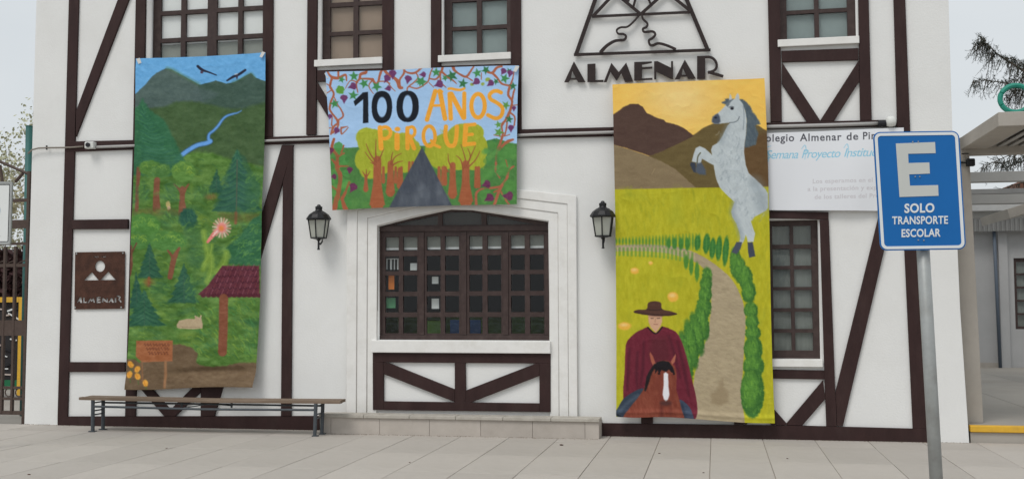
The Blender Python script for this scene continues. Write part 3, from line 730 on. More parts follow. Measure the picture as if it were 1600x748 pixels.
def paint1(p):
    p.c[:] = (98, 158, 206); p.mod(7, 9, 5, 3)
    p.poly(M_(A1, [(90, 345), (120, 330), (180, 275), (215, 232), (245, 205), (300, 178), (330, 182), (390, 215), (490, 270), (560, 330), (620, 470), (90, 480)]), (74, 92, 88), rag=.5, var=7, vs=4)
    p.line(M_(A1, [(310, 178), (345, 190), (400, 222), (490, 270)]), 4, (78, 112, 74), alpha=.6, soft=2)
    p.poly(M_(A1, [(485, 275), (560, 257), (590, 247), (650, 266), (700, 255), (740, 232), (770, 214), (792, 204), (820, 230), (880, 252), (900, 500), (560, 460), (500, 330)]), (60, 82, 72), rag=.6, var=7, vs=4)
    p.poly(M_(A1, [(480, 285), (530, 300), (605, 322), (575, 350), (520, 370), (400, 380)]), (76, 94, 92), rag=.8, alpha=.7, soft=2)
    p.line(M_(A1, [(690, 258), (740, 236), (790, 206), (815, 228)]), 3, (72, 104, 72), alpha=.5, soft=1.5)
    p.poly(M_(A1, [(90, 420), (220, 410), (300, 400), (360, 372), (450, 368), (540, 385), (640, 408), (740, 415), (790, 395), (900, 370), (900, 780), (90, 780)]), (64, 88, 54), rag=1.5, soft=1.8, var=9, vs=5)
    strokes(p, (225, 165, 412, 240), 90, 9, 1.4, [(70, 98, 56), (56, 78, 52), (74, 92, 58)], 1.4, .35)
    # lower meadow
    yy = A2(0, -12)[1]
    p.poly([(190, 250), (262, 247), (285, 243), (300, 238), (330, 238), (352, 246), (420, 262), (420, 620), (180, 620)], (82, 120, 52), rag=2, soft=2, var=34, vs=7, st=2)
    for _ in range(60):
        p.oval(rs.uniform(200, 410), rs.uniform(250, 560), rs.uniform(6, 18), rs.uniform(2, 6), [(58, 104, 56), (118, 144, 54), (50, 94, 60), (92, 128, 56)][_ % 4], rot=rs.normal()*.4, rag=2, soft=2.5, alpha=.55)
    strokes(p, (198, 250, 408, 560), 420, 8, .2, [(126, 158, 62), (60, 108, 58), (90, 140, 62), (48, 94, 60)], 1.3, .5)
    p.line(M_(A1, [(738, 423), (715, 436), (690, 442), (650, 455), (622, 482), (600, 512), (575, 538), (548, 560), (545, 590), (556, 600), (530, 612), (480, 625), (430, 655), (390, 685), (355, 716)]), [1.2, 4, 5, 5, 8, 8, 8], (52, 84, 110), soft=.8)
    p.line(M_(A1, [(738, 423), (715, 436), (690, 442), (650, 455), (622, 482), (600, 512), (575, 538), (548, 560), (545, 590), (556, 600), (530, 612), (480, 625), (430, 655), (390, 685), (358, 712)]), [.6, 2.2, 3, 3, 6, 5.5, 6.5], (98, 152, 214), soft=.8)
    # condors
    for q, w_ in ((M_(A1, [(485, 165), (510, 186), (545, 198), (592, 216)]), [4, 4.5, 2.5, 1.5]), (M_(A1, [(655, 248), (690, 226), (722, 212), (760, 186)]), [2.5, 4, 4, 3.5])):
        p.line(q, w_, (34, 36, 52), soft=.5)
    p.oval(*A1(508, 200), 2.2, 1.8, (70, 44, 60)); p.oval(*A1(712, 226), 1.4, 3, (50, 44, 60)); p.line(M_(A1, [(700, 212), (714, 208)]), 1.2, (190, 196, 205))
    # big pine on the left
    for bx in (0, 1):
        p.poly(M_(A1, [(165, 355), (190, 400), (230, 440), (290, 480), (330, 560), (380, 660), (410, 720), (380, 780), (330, 800), (100, 800), (100, 420), (140, 400)]), (46, 98, 68), rag=2.5, soft=1.6, var=10, vs=3, alpha=.85 if bx else .6)
    for i in range(60):
        t = (i+.5)/60; y = 168+t*85; xl = 222; L_ = 6+t*58
        p.line([(xl+rs.uniform(-8, 8), y-3), (xl+L_*.5, y+4), (xl+L_*rs.uniform(.7, 1), y+2)], 1.5, [(70, 124, 84), (34, 80, 62), (58, 112, 76), (44, 92, 80)][i % 4], alpha=.6, soft=.9)
        p.line([(xl-2, y-2), (xl-10, y+2), (xl-22, y+3)], 1.4, [(58, 108, 72), (36, 84, 58)][i % 2], alpha=.6, soft=.9)
    # trunks and round trees
    p.line(M_(A2, [(142, 90), (135, 200), (130, 330)]), [7, 5.5, 6], (118, 76, 56), rag=.5, var=9)
    bushy(p, 236, 263, 18, 12, (78, 122, 52), (122, 156, 62)); bushy(p, 252, 267, 16, 11, (72, 116, 56), (112, 150, 62))
    p.line(M_(A2, [(248, 155), (243, 230), (245, 325)]), [9, 9, 12], (124, 78, 56), rag=.6, var=10)
    bushy(p, *A2(400, 105), 19, 16, (88, 132, 58), (140, 172, 66), 14)
    p.line(M_(A2, [(345, 180), (380, 215), (395, 250)]), [2.5, 6], (126, 80, 56)); p.line(M_(A2, [(430, 180), (410, 210), (395, 250)]), [2.5, 6], (126, 80, 56))
    p.line(M_(A2, [(395, 205), (393, 270), (396, 345)]), [8, 8, 14], (126, 80, 58), rag=.6, var=10)
    p.oval(*A2(312, 300), 3.5, 6, (176, 160, 100), rag=1.4); p.oval(*A2(316, 318), 3, 3, (190, 160, 130), rag=1)
    p.poly(M_(A2, [(100, 330), (250, 318), (340, 322), (420, 345), (400, 365), (100, 352)]), (92, 86, 46), rag=2, soft=2, alpha=.6)
    # right pines
    pine(p, A2(590, 92), 14, A2(0, 225)[1], n=16)
    pine(p, A2(712, -25), 38, A2(0, 345)[1]-3, c=(44, 90, 68), n=60)
    p.poly(M_(A2, [(640, 120), (590, 190), (600, 260), (570, 310), (620, 335), (720, 350), (840, 342), (850, 200), (800, 110), (760, 20), (712, -20)]), (42, 88, 70), rag=2, alpha=.55, soft=1.5, var=8)
    for i in range(70):
        t = (i+.5)/70; y = A2(0, 0)[1]+t*84; c0 = A2(712, 0)[0]; L_ = (6+30*t); sg = 1 if i % 2 else -1
        p.line([(c0+sg*2, y-5), (c0+sg*L_*.5, y+1), (c0+sg*L_*rs.uniform(.75, 1), y+2)], 1.3, [(66, 116, 82), (80, 128, 86), (32, 72, 64), (52, 98, 84)][i//2 % 4], alpha=.42, soft=.8)
    p.line([(A2(712, 0)[0], 250), (A2(708, 0)[0], 332)], 1.8, (86, 88, 72), alpha=.7)
    p.line(M_(A2, [(706, 348), (704, 405)]), 4.5, (138, 80, 58), soft=1, alpha=.85)
    p.poly(M_(A2, [(600, 345), (850, 350), (820, 400), (700, 395), (620, 375)]), (98, 84, 46), rag=2, soft=2.5, alpha=.5)
    p.oval(*A2(555, 250), 8, 5, (128, 92, 48), soft=2, rag=1.5, alpha=.8)
    # right edge pine below
    p.poly(M_(A2, [(860, 345), (790, 400), (740, 470), (640, 560), (680, 600), (660, 645), (860, 660)]), (50, 102, 66), rag=2.5, soft=1.3, var=12, vs=2.5)
    strokes(p, (362, 350, 408, 412), 110, 6, -.5, [(110, 158, 72), (40, 88, 66), (74, 126, 76)], 1.2, .6)
    for _ in range(46):
        x = rs.uniform(212, 402); y = rs.uniform(258, 555); L_ = rs.uniform(8, 20); a = rs.normal()*.5
        p.line([(x, y), (x+L_*.5*math.cos(a), y-3+L_*.5*math.sin(a)), (x+L_*math.cos(a), y+L_*math.sin(a))], rs.uniform(2, 4.5), [(132, 160, 60), (104, 146, 62), (62, 116, 66)][_ % 3], alpha=.35, soft=2)
    # bushes and small trees at left
    bushy(p, 226, 354, 25, 20, (76, 128, 56), (126, 166, 66), 22)
    bushy(p, 262, 376, 30, 16, (78, 128, 60), (130, 168, 66), 20); bushy(p, 218, 376, 18, 14, (72, 122, 56), (136, 168, 62), 14)
    p.oval(294, 341, 14, 15, (40, 88, 70), rag=2.5, soft=1.4, var=10); strokes(p, (284, 330, 305, 355), 24, 7, 1.4, [(30, 76, 66), (64, 114, 76)], 1.1, .6)
    p.line([(206, 385), (205, 410), (202, 428)], [4, 8, 9], (110, 70, 54), rag=.7); p.line([(206, 398), (215, 380)], 2.5, (104, 66, 50))
    p.line(M_(A2, [(375, 550), (350, 600), (335, 650), (322, 720)]), [3, 8, 8, 8], (126, 78, 56), rag=.6, var=10); p.line(M_(A2, [(310, 565), (335, 600), (342, 640)]), [2.5, 6], (126, 78, 56))
    pine(p, (235, 379), 20, 433, n=34); pine(p, (287, 412), 24, 472, n=40); pine(p, (214, 425), 13, 480, n=24, c=(38, 84, 66))
    pine(p, (226, 452), 32, 508, c=(42, 90, 66), n=44)
    p.oval(234, 441, 8, 6, (132, 90, 48), rag=2, soft=2, alpha=.7)
    p.line([(234, 434), (234, 446)], 4, (140, 84, 52), soft=1)
    for cx_, cy_, rx_, ry_ in ((300, 365, 14, 16), (305, 400, 12, 22), (265, 340, 14, 8), (250, 450, 14, 12), (330, 440, 12, 12), (395, 300, 12, 30), (318, 300, 14, 8), (205, 300, 8, 24), (225, 300, 8, 12), (268, 300, 10, 14), (300, 450, 10, 18)):
        p.oval(cx_, cy_, rx_, ry_, (56, 102, 62), rag=3.5, soft=3.5, alpha=.55, var=14, vs=2.5)
        strokes(p, (cx_-rx_, cy_-ry_, cx_+rx_, cy_+ry_), 16, 7, rs.uniform(-1.5, 1.5), [(96, 146, 66), (44, 92, 64), (110, 150, 62)], 1.3, .5)
    # red flower, cactus leaves
    for q, w_ in (([(318, 362), (322, 385), (325, 403), (318, 420)], 9), ([(331, 382), (328, 398), (318, 412)], 5), ([(354, 394), (350, 410), (338, 425)], 10), ([(330, 402), (330, 424), (324, 440)], 10)):
        p.line(q, w_, (122, 154, 60), soft=1.6, rag=1, var=16, alpha=.8); p.line(q, 1.2, (156, 184, 78), alpha=.45)
    p.line([(332, 374), (326, 372), (322, 378)], 3, (150, 180, 70), alpha=.4)
    p.line(M_(A2, [(608, 440), (575, 470), (540, 515)]), [5, 7, 4], (214, 120, 112), rag=.5); p.line(M_(A2, [(600, 450), (570, 480)]), 1.5, (240, 200, 190))
    fx, fy = A2(622, 432)
    for i in range(18):
        a = i*math.pi/9+.1; p.line([(fx+5*math.cos(a), fy+5*math.sin(a)), (fx+14*math.cos(a), fy+15*math.sin(a))], [3.2, 2.2], (232, 196, 190) if i % 2 else (222, 150, 144), soft=.9, alpha=.85)
    p.oval(fx, fy, 7, 7.5, (216, 128, 120), soft=1.2); p.oval(fx-.5, fy+1, 3.8, 4.2, (218, 128, 70), soft=1)
    # roof and post
    p.line(M_(A3, [(487, 120), (486, 240), (483, 372)]), 13.5, (128, 76, 54), soft=.7, rag=.5, var=8)
    p.poly(M_(A3, [(372, 115), (420, 70), (470, 0), (480, -14), (650, -14), (652, 128), (600, 124), (560, 122), (500, 124), (440, 118)]), (94, 42, 54), rag=.5, var=10, vs=2)
    for r in range(5):
        for k in range(12):
            x = 322+k*8.2+r*6.2-(r*2.2); y = 459-r*9.5
            if x > 404 or x < 318+(462-y)*.75: continue
            p.line([(x-2.5, y-1), (x, y+2), (x+3, y)], 1.2, (58, 24, 38), alpha=.7); p.line([(x+3, y-8), (x-.5, y)], 1.1, (150, 92, 104) if (k+r) % 2 else (122, 60, 62), alpha=.65)
    for k in range(12): p.oval(318+k*8, 461.5, 4.2, 3, (84, 34, 46), soft=.6)
    # grass under roof, rabbit
    strokes(p, (300, 468, 402, 560), 150, 10, .9, [(140, 170, 64), (70, 128, 70), (96, 150, 66), (52, 104, 60)], 1.4, .5)
    p.line(M_(A3, [(487, 130), (486, 240), (483, 372)]), 13, (128, 76, 54), soft=.7, rag=.5, var=8)
    p.poly(M_(A3, [(275, 250), (285, 232), (320, 224), (355, 224), (366, 212), (376, 216), (388, 222), (394, 250), (392, 266), (350, 270), (290, 268), (276, 262)]), (176, 156, 124), rag=.5, var=8); p.line(M_(A3, [(366, 230), (360, 212)]), 2.2, (176, 150, 124)); p.line(M_(A3, [(380, 228), (386, 210)]), 2.2, (186, 160, 134))
    p.line(M_(A3, [(300, 262), (380, 262)]), 1, (120, 100, 76), alpha=.6)
    # brown path
    p.poly(M_(A3, [(20, 400), (90, 405), (110, 420), (240, 340), (290, 338), (340, 352), (372, 378), (366, 418), (380, 432), (440, 438), (500, 434), (560, 420), (660, 420), (660, 600), (20, 600)]), (106, 86, 64), rag=1.2, soft=1, var=9, vs=4)
    strokes(p, (210, 572, 400, 604), 60, 16, .1, [(122, 102, 78), (84, 66, 48)], 1.6, .3)
    p.poly(M_(A3, [(95, 322), (258, 320), (256, 414), (122, 418), (94, 392)]), (158, 96, 60), rag=.6, var=10, vs=2)
    for y0_, a_, b_ in ((340, 130, 235), (358, 140, 240), (378, 150, 232)):
        x = a_
        while x < b_:
            q = [(x, y0_+rs.uniform(-5, 5)), (x+4, y0_-6), (x+6, y0_+6), (x+10, y0_+rs.uniform(-6, 5))]
            p.line(M_(A3, q), .8, (92, 48, 36), alpha=.8); x += 13
    p.line(M_(A3, [(226, 416), (226, 530)]), 4, (150, 108, 74), soft=.8); p.line(M_(A3, [(122, 412), (126, 500)]), 2.5, (140, 96, 64), alpha=.7)
    for (a, b) in ((72, 428), (102, 450), (68, 474), (104, 482), (140, 512)):
        x, y = A3(a, b); p.line([(x, y), (x+2, y+12)], 1.4, (70, 110, 50), alpha=.7)
    for (a, b) in ((72, 428), (102, 450), (68, 474), (104, 482), (140, 512)):
        x, y = A3(a, b); p.oval(x, y, 4.2, 5.4, (222, 156, 58), rot=rs.normal()*.4, rag=1, var=16, vs=1.5); p.line([(x-2, y-3), (x, y+3)], 1, (204, 112, 36), alpha=.7)
    low = np.clip((p.y-235)/25, 0, 1)[:, None]; lum = p.c.mean(1, keepdims=True)
    tgt = p.c*np.array([.97, .97, .97])+(lum-p.c)*.06
    p.c[:] = p.c*(1-low)+tgt*low
    p.mod(9, 14, 9, 31); p.mod(7, 4, 3, 37)
    p.mod(5, 1.2, 1.2, 7)
def wr(a, b, sd):
    r = 1-np.abs(fbm(a, b, sd, 3)*2-1)
    return .005*r**3+.012*fbm(a*.5+9, b*.5, sd+5, 2)
def e1(u, v):
    dx = np.where(u < .5, 1, 1)*0
    dx = (1-u)*(3.5*np.sin(v*3.1)+.8*np.sin(v*9))+u*(2.5*np.sin(v*math.pi)+1.0*np.sin(v*11))
    dz = -(v*(1.2*np.sin(u*7)))+ (1-v)*(-2.0*np.sin(u*math.pi))
    return np.stack([dx, dz], -1)
def b1(u, v):
    s_ = -.012*np.sin(u*5+v*3)-.006*np.sin(u*17+1)*np.sin(v*6)
    curl = -.085*np.exp(-((v-1.0)/.03)**2)*(.25+.75*np.clip((u-.3)/.6, 0, 1))
    fold = -.03*np.exp(-((v-(.955-.0*u))/.012)**2)*np.clip((u-.25)/.3, 0, 1)*np.clip((1.02-u)/.15, 0, 1)
    return s_+curl-fold*1.1-.016*np.sin(v*14)*np.abs(u-.5)-wr(u*9, v*22, 1)
t1, r1 = banner('forest_banner', [(213, 92), (414.5, 82), (401.5, 603), (196.5, 608)], 270, 690, 'tall hanging canvas painted with green forest valley, river, condors and red roofed shelter', (98, 158, 206), paint1, CANVAS, .10, bulge=b1, edges=e1)
def corner_fold(par, px, py, off, sx=1, name='folded_corner'):
    x, z = at(px, py, D-off); s_ = D/FPX
    bm = bmesh.new()
    q = [(x, D-off-.012, z), (x+sx*6*s_, D-off-.018, z-2*s_), (x+sx*1*s_, D-off-.028, z-11*s_), (x-sx*4*s_, D-off-.02, z-9*s_)]
    vs = [bm.verts.new(p) for p in q]; bm.faces.new(vs)
    e = bmesh.ops.extrude_face_region(bm, geom=bm.faces[:]); bmesh.ops.translate(bm, verts=[g_ for g_ in e['geom'] if isinstance(g_, bmesh.types.BMVert)], vec=(0, .004, 0))
    fin(name, bm, CLOTH_BACK, par)
corner_fold(t1, 219, 91, .10, -1); corner_fold(t1, 410, 81, .10, 1)

# ------------------------------------------------------------------ banner 2: 100 AÑOS PIRQUE
def P1(a, b): return (500+a/6.231, 90+b/6.231)
def P2(a, b): return (650+a/6.235, 90+b/6.235)
def P3(a, b): return (500+a/5.544, 200+b/5.544)
def P4(a, b): return (650+a/5.341, 190+b/5.341)
def leaf(p, x, y, r, c, rot=0):
    q = []
    for k in range(10):
        a = rot+k*math.pi/5; rr = r*(1 if k % 2 == 0 else .45); q.append((x+rr*math.cos(a), y+rr*1.0*math.sin(a)))
    p.poly(q, c, rag=.7, soft=.6, var=12, vs=1.5)
def grape(p, x, y, r, rot=0, c=(104, 56, 98)):
    ca, sa = math.cos(rot), math.sin(rot)
    q = [(-.8, -.7), (-.2, -1), (.7, -.8), (1, -.2), (.5, .5), (0, 1.35), (-.4, .5), (-1, -.1)]
    p.poly([(x+r*(a*ca-b*sa), y+r*(a*sa+b*ca)) for a, b in q], c, rag=.7, soft=.6, var=16, vs=1)
def paint2(p):
    BR = (158, 92, 68); LG = [(64, 128, 76), (50, 106, 66), (92, 142, 70), (74, 120, 60)]
    p.c[:] = (152, 184, 218); p.mod(6, 12, 6, 2)
    p.poly([(500, 233), (560, 230.5), (660, 228), (757, 222), (762, 219), (775, 216), (800, 224), (830, 224), (830, 340), (500, 340)], (72, 118, 62), rag=.8, var=12, vs=3, st=1)
    for _ in range(50): p.oval(rs.uniform(510, 806), rs.uniform(238, 325), rs.uniform(4, 12), rs.uniform(3, 7), [(60, 104, 58), (86, 134, 66), (76, 124, 64)][_ % 3], soft=2.5, rag=1.5, alpha=.5)
    FO = (152, 160, 48)
    # crowns left
    for (a, b, rx, ry) in ((560+14, 215, 17, 15), (583, 222, 24, 20), (572, 250, 17, 20), (580, 268, 17, 12), (604, 225, 24, 22), (610, 245, 26, 22), (632, 222, 18, 14), (635, 245, 22, 18), (598, 262, 16, 10), (632, 262, 18, 8), (648, 234, 10, 14)):
        p.oval(a, b, rx, ry, FO, rag=1, soft=.7, var=10, vs=3, ang=1.5)
    for (a, b, rx, ry) in ((726, 215, 28, 22), (742, 208, 14, 14), (744, 232, 18, 24), (700, 226, 24, 18), (690, 244, 28, 18), (678, 235, 14, 14), (716, 250, 24, 16), (738, 252, 22, 14), (694, 258, 18, 7), (752, 228, 9, 12)):
        p.oval(a, b, rx, ry, FO, rag=1, soft=.7, var=10, vs=3, ang=1.5)
    strokes(p, (560, 205, 650, 268), 60, 9, 1.4, [(166, 174, 60), (136, 148, 44)], 1.6, .35); strokes(p, (672, 200, 758, 262), 60, 9, 1.4, [(166, 174, 60), (134, 146, 44)], 1.6, .35)
    TK = (150, 86, 56)
    def trunk(xb, yt, yb, wt, wb, br=()):
        p.line([(xb, yt), (xb, (yt+yb)/2), (xb, yb)], [wt, wt*1.1, wb], TK, soft=.6, var=10, vs=2, ang=1.5)
        p.poly([(xb-wt*.5, yt+(yb-yt)*.5), (xb+wt*.5, yt+(yb-yt)*.5), (xb+wb*.62, yb), (xb-wb*.62, yb)], TK, var=8, vs=2)
        for b in br: p.line(b, [2.6, .8], (140, 80, 52), soft=.5)
    for x in (600, 619, 628, 640, 645): trunk(x, 262 if x < 640 else 254, 285 if x < 625 else 288, 4, 5)
    for x in (686, 692, 696, 744, 748): trunk(x, 262, 288 if x < 700 else 292, 4.5, 5)
    p.poly(M_(P3, [(430, 580), (560, 500), (760, 480), (600, 690), (440, 690)]), (78, 126, 62), alpha=.0)
    trunk(572.5, 275, 297, 4.5, 7, [[(572.5, 277), (567, 268)], [(573, 276), (573, 265)], [(573, 277), (579, 268)]])
    trunk(611, 256, 302, 9, 12, [[(613, 258), (617, 247), (628, 240)], [(612, 257), (613, 245), (615, 238)], [(614, 259), (622, 254), (630, 252)]])
    trunk(625.5, 265, 292, 7, 8); 
    trunk(590.5, 250, 321, 12, 20, [[(589, 254), (582, 245), (577, 236), (573, 225)], [(588.5, 252), (588, 235), (588.5, 218)], [(592, 252), (597, 242), (601, 232)], [(586, 256), (580, 250), (571, 238)], [(588, 258), (579, 254)]])
    trunk(707.5, 258, 305, 9, 12, [[(706, 262), (701, 252), (700, 240)], [(700, 268), (693, 258)]])
    trunk(728, 256, 315, 11, 19, [[(726, 262), (727, 248), (720, 226)], [(728, 262), (736, 244), (743, 228)], [(731, 262), (743, 250), (750, 236)], [(724, 264), (720, 250), (713, 243)], [(730, 258), (735, 245), (731, 232)]])
    # road
    p.poly([(659.5, 230), (609, 324.5), (609, 332), (712, 332), (705, 318)], (68, 74, 84), soft=.7, var=9, vs=3, ang=1.4)
    for i in range(26):
        y = rs.uniform(290, 322); hw = (y-232)*.48
        x = rs.uniform(659-hw, 659+hw); p.line([(x, y-7), (x+rs.normal(), y+7)], 5, (108, 114, 122), alpha=.26, soft=3)
    # vines: top strip
    V = [
     ([(512, 112), (519, 121), (530, 123), (541, 118), (543, 127)], [2, 5, 4, 2]), ([(530, 122), (530, 112), (532, 108)], [4, 2]), ([(520, 122), (517, 136), (523, 147), (519, 158), (516, 170), (519, 177), (524, 183), (529, 192), (522, 199), (518, 210)], [4, 3.2, 3.5, 3, 3.5, 3]),
     ([(512, 132), (520, 140), (512, 146)], 1.6), ([(523, 152), (529, 165), (534, 172), (537, 182), (530, 188), (528, 190)], [1.5, 2.5, 3]), ([(520, 183), (519, 195), (522, 200)], 2), ([(530, 189), (528, 200), (521, 208)], 3), ([(512, 201), (522, 200)], 1.5), ([(536, 200), (544, 198)], [3, 1]), ([(534, 200), (535, 210), (545, 200)], [3, 1.2]),
     ([(573, 108), (573, 114), (565, 117), (563, 124), (558, 131), (560, 145)], [2.5, 5, 4, 3, 1.5]), ([(565, 124), (576, 124), (583, 125)], [2.5, 4]), ([(583, 125), (588, 132), (592, 127), (594, 119), (598, 108)], [4, 3, 4.5]), ([(583, 126), (577, 135), (584, 147)], [2.5, 1]), ([(560, 130), (549, 127), (541, 139)], [2, 1]),
     ([(600, 108), (606, 116), (616, 122), (622, 128), (625, 137), (629, 138)], [5, 4, 6, 4]), ([(625, 136), (625, 126), (632, 115), (632, 108)], [5, 3, 4]), ([(632, 111), (640, 115), (651, 114), (662, 104)], [2, 3.5, 3]), ([(651, 115), (654, 122), (647, 130), (638, 137), (637, 143)], 2), ([(606, 128), (612, 137), (618, 143)], [2, 1]), ([(640, 136), (652, 139), (662, 134), (670, 127), (672, 118), (676, 108)], [2, 2.4, 2]), ([(592, 128), (602, 128), (610, 131)], [2, 1.3]),
     ([(671, 123), (682, 124), (690, 112), (692, 104)], [2, 3, 4]), ([(690, 112), (700, 121), (708, 126), (713, 131)], [3.5, 3, 1]), ([(688, 114), (689, 128), (697, 137)], [3, 1.3]), ([(671, 130), (678, 137)], 1.2), ([(708, 104), (710, 110), (718, 116), (728, 120), (734, 113), (740, 104)], [6, 3, 3.5, 2.5]), ([(728, 120), (738, 126)], 2), ([(752, 114), (752, 124)], 1.6), ([(760, 112), (769, 114), (776, 106), (784, 104)], [3, 4, 3]), ([(769, 114), (777, 122), (784, 131), (795, 134)], [4, 3, 3]),
     ([(797, 134), (794, 148), (800, 158), (797, 172), (790, 187), (784, 195), (785, 208)], [4, 3.5, 4, 3.5, 2.5]), ([(797, 134), (801, 124), (803, 112)], [3, 1.5]), ([(800, 158), (802, 146), (804, 140)], [3, 2.5]), ([(799, 165), (808, 164)], 1.5), ([(797, 176), (804, 183), (803, 196)], [3, 2]), ([(792, 190), (791, 200), (788, 212)], 2.5), ([(784, 196), (795, 180)], 2.5),
     ([(786, 208), (782, 222), (776, 238), (775, 252), (774, 268)], [3.5, 4, 3]), ([(772, 211), (785, 213), (796, 210)], 1.5), ([(784, 228), (793, 221), (801, 218)], [3, 5, 3.5]), ([(776, 238), (785, 228), (790, 222)], 3.5),
     ([(774, 268), (781, 278)], 2), ([(802, 260), (795, 266), (791, 280), (783, 291), (777, 305), (772, 320)], [3, 4, 5, 4.5]), ([(744, 320), (744, 303), (751, 296), (765, 294), (780, 292)], [4.5, 3, 4]), ([(783, 300), (790, 312), (796, 320)], 3), ([(790, 250), (793, 260)], 2), ([(772, 300), (780, 296)], 2.5),
     ([(523, 218), (520, 232), (528, 245), (527, 262), (532, 275), (530, 295), (522, 328)], [4, 5, 6, 7, 8, 9]), ([(528, 260), (545, 260)], [3, 1]), ([(534, 240), (538, 228)], 2.5), ([(530, 245), (538, 240)], 3), ([(546, 285), (540, 300), (535, 312), (541, 328)], [4, 5, 8]), ([(520, 250), (530, 262)], 4), ([(517, 290), (528, 298)], 3),
    ]
    for q, w_ in V: p.line(q, w_, BR, soft=.5, rag=.5, var=10, vs=1.5)
    LV = [(*P1(220, 220), 5), (*P1(338, 188), 7), (*P1(435, 258), 7), (*P1(555, 285), 7), (*P1(330, 372), 7), (*P1(148, 455), 6.5), (*P1(980, 235), 7), (*P2(60, 238), 7), (*P2(200, 148), 6.5), (*P2(350, 178), 8), (*P2(285, 200), 4.5), (*P2(455, 252), 7), (*P2(595, 152), 6.5), (*P2(680, 120), 6), (*P2(865, 205), 7), (*P2(945, 280), 5.5), (*P2(905, 130), 4), (*P2(875, 465), 6), (*P2(905, 600), 5.5), (*P2(800, 655), 5), (*P2(780, 235), 4.5), (*P4(690, 90), 7), (*P4(655, 165), 4)]
    for i, (x, y, r) in enumerate(LV): leaf(p, x, y, r*1.18, LG[(0 if i < 8 else i) % 2+(1 if i > 15 else 0)], rot=i*.9)
    for x, y, r in ((*P1(205, 320), 6.5),): p.oval(x, y, r, r, (90, 146, 62), rag=1.6, var=12)
    for x, y, r in ((*P2(700, 215), 4), (*P2(650, 258), 3), (*P2(545, 262), 3)): p.oval(x, y, r, r*.8, (138, 156, 70), rag=1)
    GV = [(*P1(240, 405), 6, 0), (*P1(325, 285), 6, 1.2), (*P1(712, 165), 6.5, 0), (*P1(655, 208), 6, .6), (*P1(862, 215), 6, .2), (*P1(668, 303), 4.5, 1.4), (*P1(103, 577), 3.8, .3), (*P1(168, 715), 5, .5), (*P2(72, 170), 4.5, 1.5), (*P2(225, 262), 6.5, 1.2), (*P2(585, 235), 6, 1), (*P2(725, 252), 5.5, .9), (*P2(850, 135), 5, .5), (*P2(915, 155), 5, .3), (*P2(952, 495), 3.6, 0), (*P2(922, 690), 4.6, 0), (*P4(792, 52), 4.5, 0)]
    for x, y, r, a in GV: grape(p, x, y, r, a)
    for x, y, rx, ry in ((518, 256, 5, 8), (538, 250, 8, 7), (530, 230, 7, 8), (539, 290, 8, 10), (523, 278, 6, 8), (541, 271, 5, 5), (522, 303, 4, 4), (531, 318, 4, 6)): p.oval(x, y, rx, ry, (74, 138, 70), rag=1.4, var=14, alpha=.9)
    for k in range(40):
        for xa__, xb__, ya__, yb__ in ((516, 546, 236, 322), (756, 804, 232, 316)):
            p.oval(rs.uniform(xa__, xb__), rs.uniform(ya__, yb__), rs.uniform(3, 6), rs.uniform(3, 6), [(84, 142, 72), (62, 116, 58), (98, 150, 74), (70, 128, 66)][k % 4], rag=1.6, soft=.9, alpha=.5, var=10)
    for x, y, rx, ry in ((762, 272, 8, 8), (788, 262, 9, 12), (797, 290, 10, 9), (756, 305, 7, 8), (797, 235, 9, 12), (786, 243, 7, 8), (800, 308, 6, 6), (770, 226, 7, 6)): p.oval(x, y, rx, ry, (78, 132, 64), rag=2, var=14, alpha=.75, soft=1.2)
    for q, w_ in V[-9:]: p.line(q, w_*.8 if not isinstance(w_, list) else [k*.8 for k in w_], (152, 84, 56), soft=.5, rag=.5, alpha=.75)
    for x, y, r, a in ((547, 266, 5, .2), (522, 276, 4.5, 1.5), (552, 293, 7, .5), (518, 236, 5, 0), (760, 288, 6.5, 1.3), (764, 309, 7, 1.0), (794, 306, 7.5, 1.6)): grape(p, x, y, r, a, (100, 48, 80))
    # lettering
    K = (20, 25, 34)
    p.poly(M_(P1, [(332, 430), (420, 345), (472, 338), (474, 636), (420, 642), (424, 410), (346, 476)]), K, soft=.5, rag=.3)
    for (a, b, ox, oy, ix, iy) in ((606, 485, 101, 157, 48, 98), (858, 480, 109, 153, 47, 110)):
        x, y = P1(a, b); bg_ = (150, 183, 218)
        n = 28; o = [(x+ox/6.231*np.sign(math.cos(t*2*math.pi/n))*abs(math.cos(t*2*math.pi/n))**.85, y+oy/6.231*np.sign(math.sin(t*2*math.pi/n))*abs(math.sin(t*2*math.pi/n))**.85) for t in range(n)]
        p.poly(o, K, soft=.5, rag=.3); p.oval(x, y, ix/6.231, iy/6.231, bg_, soft=.5, rag=.3)
    O_ = (232, 154, 52)
    def T(pts, w_): p.line(pts, w_, O_, soft=.5, sm=len(pts) > 4, var=9, vs=1.5)
    T([(667.8, 187.5), (680.5, 143)], 7); T([(687.5, 143), (695.5, 185.5)], 7.5); T([(679, 143.5), (691, 143.5)], 3.5); T([(676, 165.5), (692, 165)], 4)
    T([(704.5, 185.5), (702.5, 147)], 7); T([(705, 147), (724.5, 184)], 7.5); T([(725.5, 184), (725.2, 146)], 6.5); T([(701, 139), (705, 138.5), (712, 140), (719, 140.5), (725, 138.5)], 4)
    p.ring(747, 165.5, 10.5, 18.5, 6.6, O_, soft=.5)
    T([(783, 145), (777, 142.5), (770, 143.5), (765, 149), (767, 155.5), (775, 160), (783, 166), (785.5, 173), (782, 182), (773.5, 185), (762.5, 180)], 6)
    T([(594.5, 200), (596.5, 232)], 7.5); T([(596, 201), (603, 199), (610, 203), (611, 211), (605, 217), (598, 217)], 5.5)
    T([(621.5, 212), (621.5, 232)], 8); p.oval(622, 202.5, 4.5, 3.6, O_)
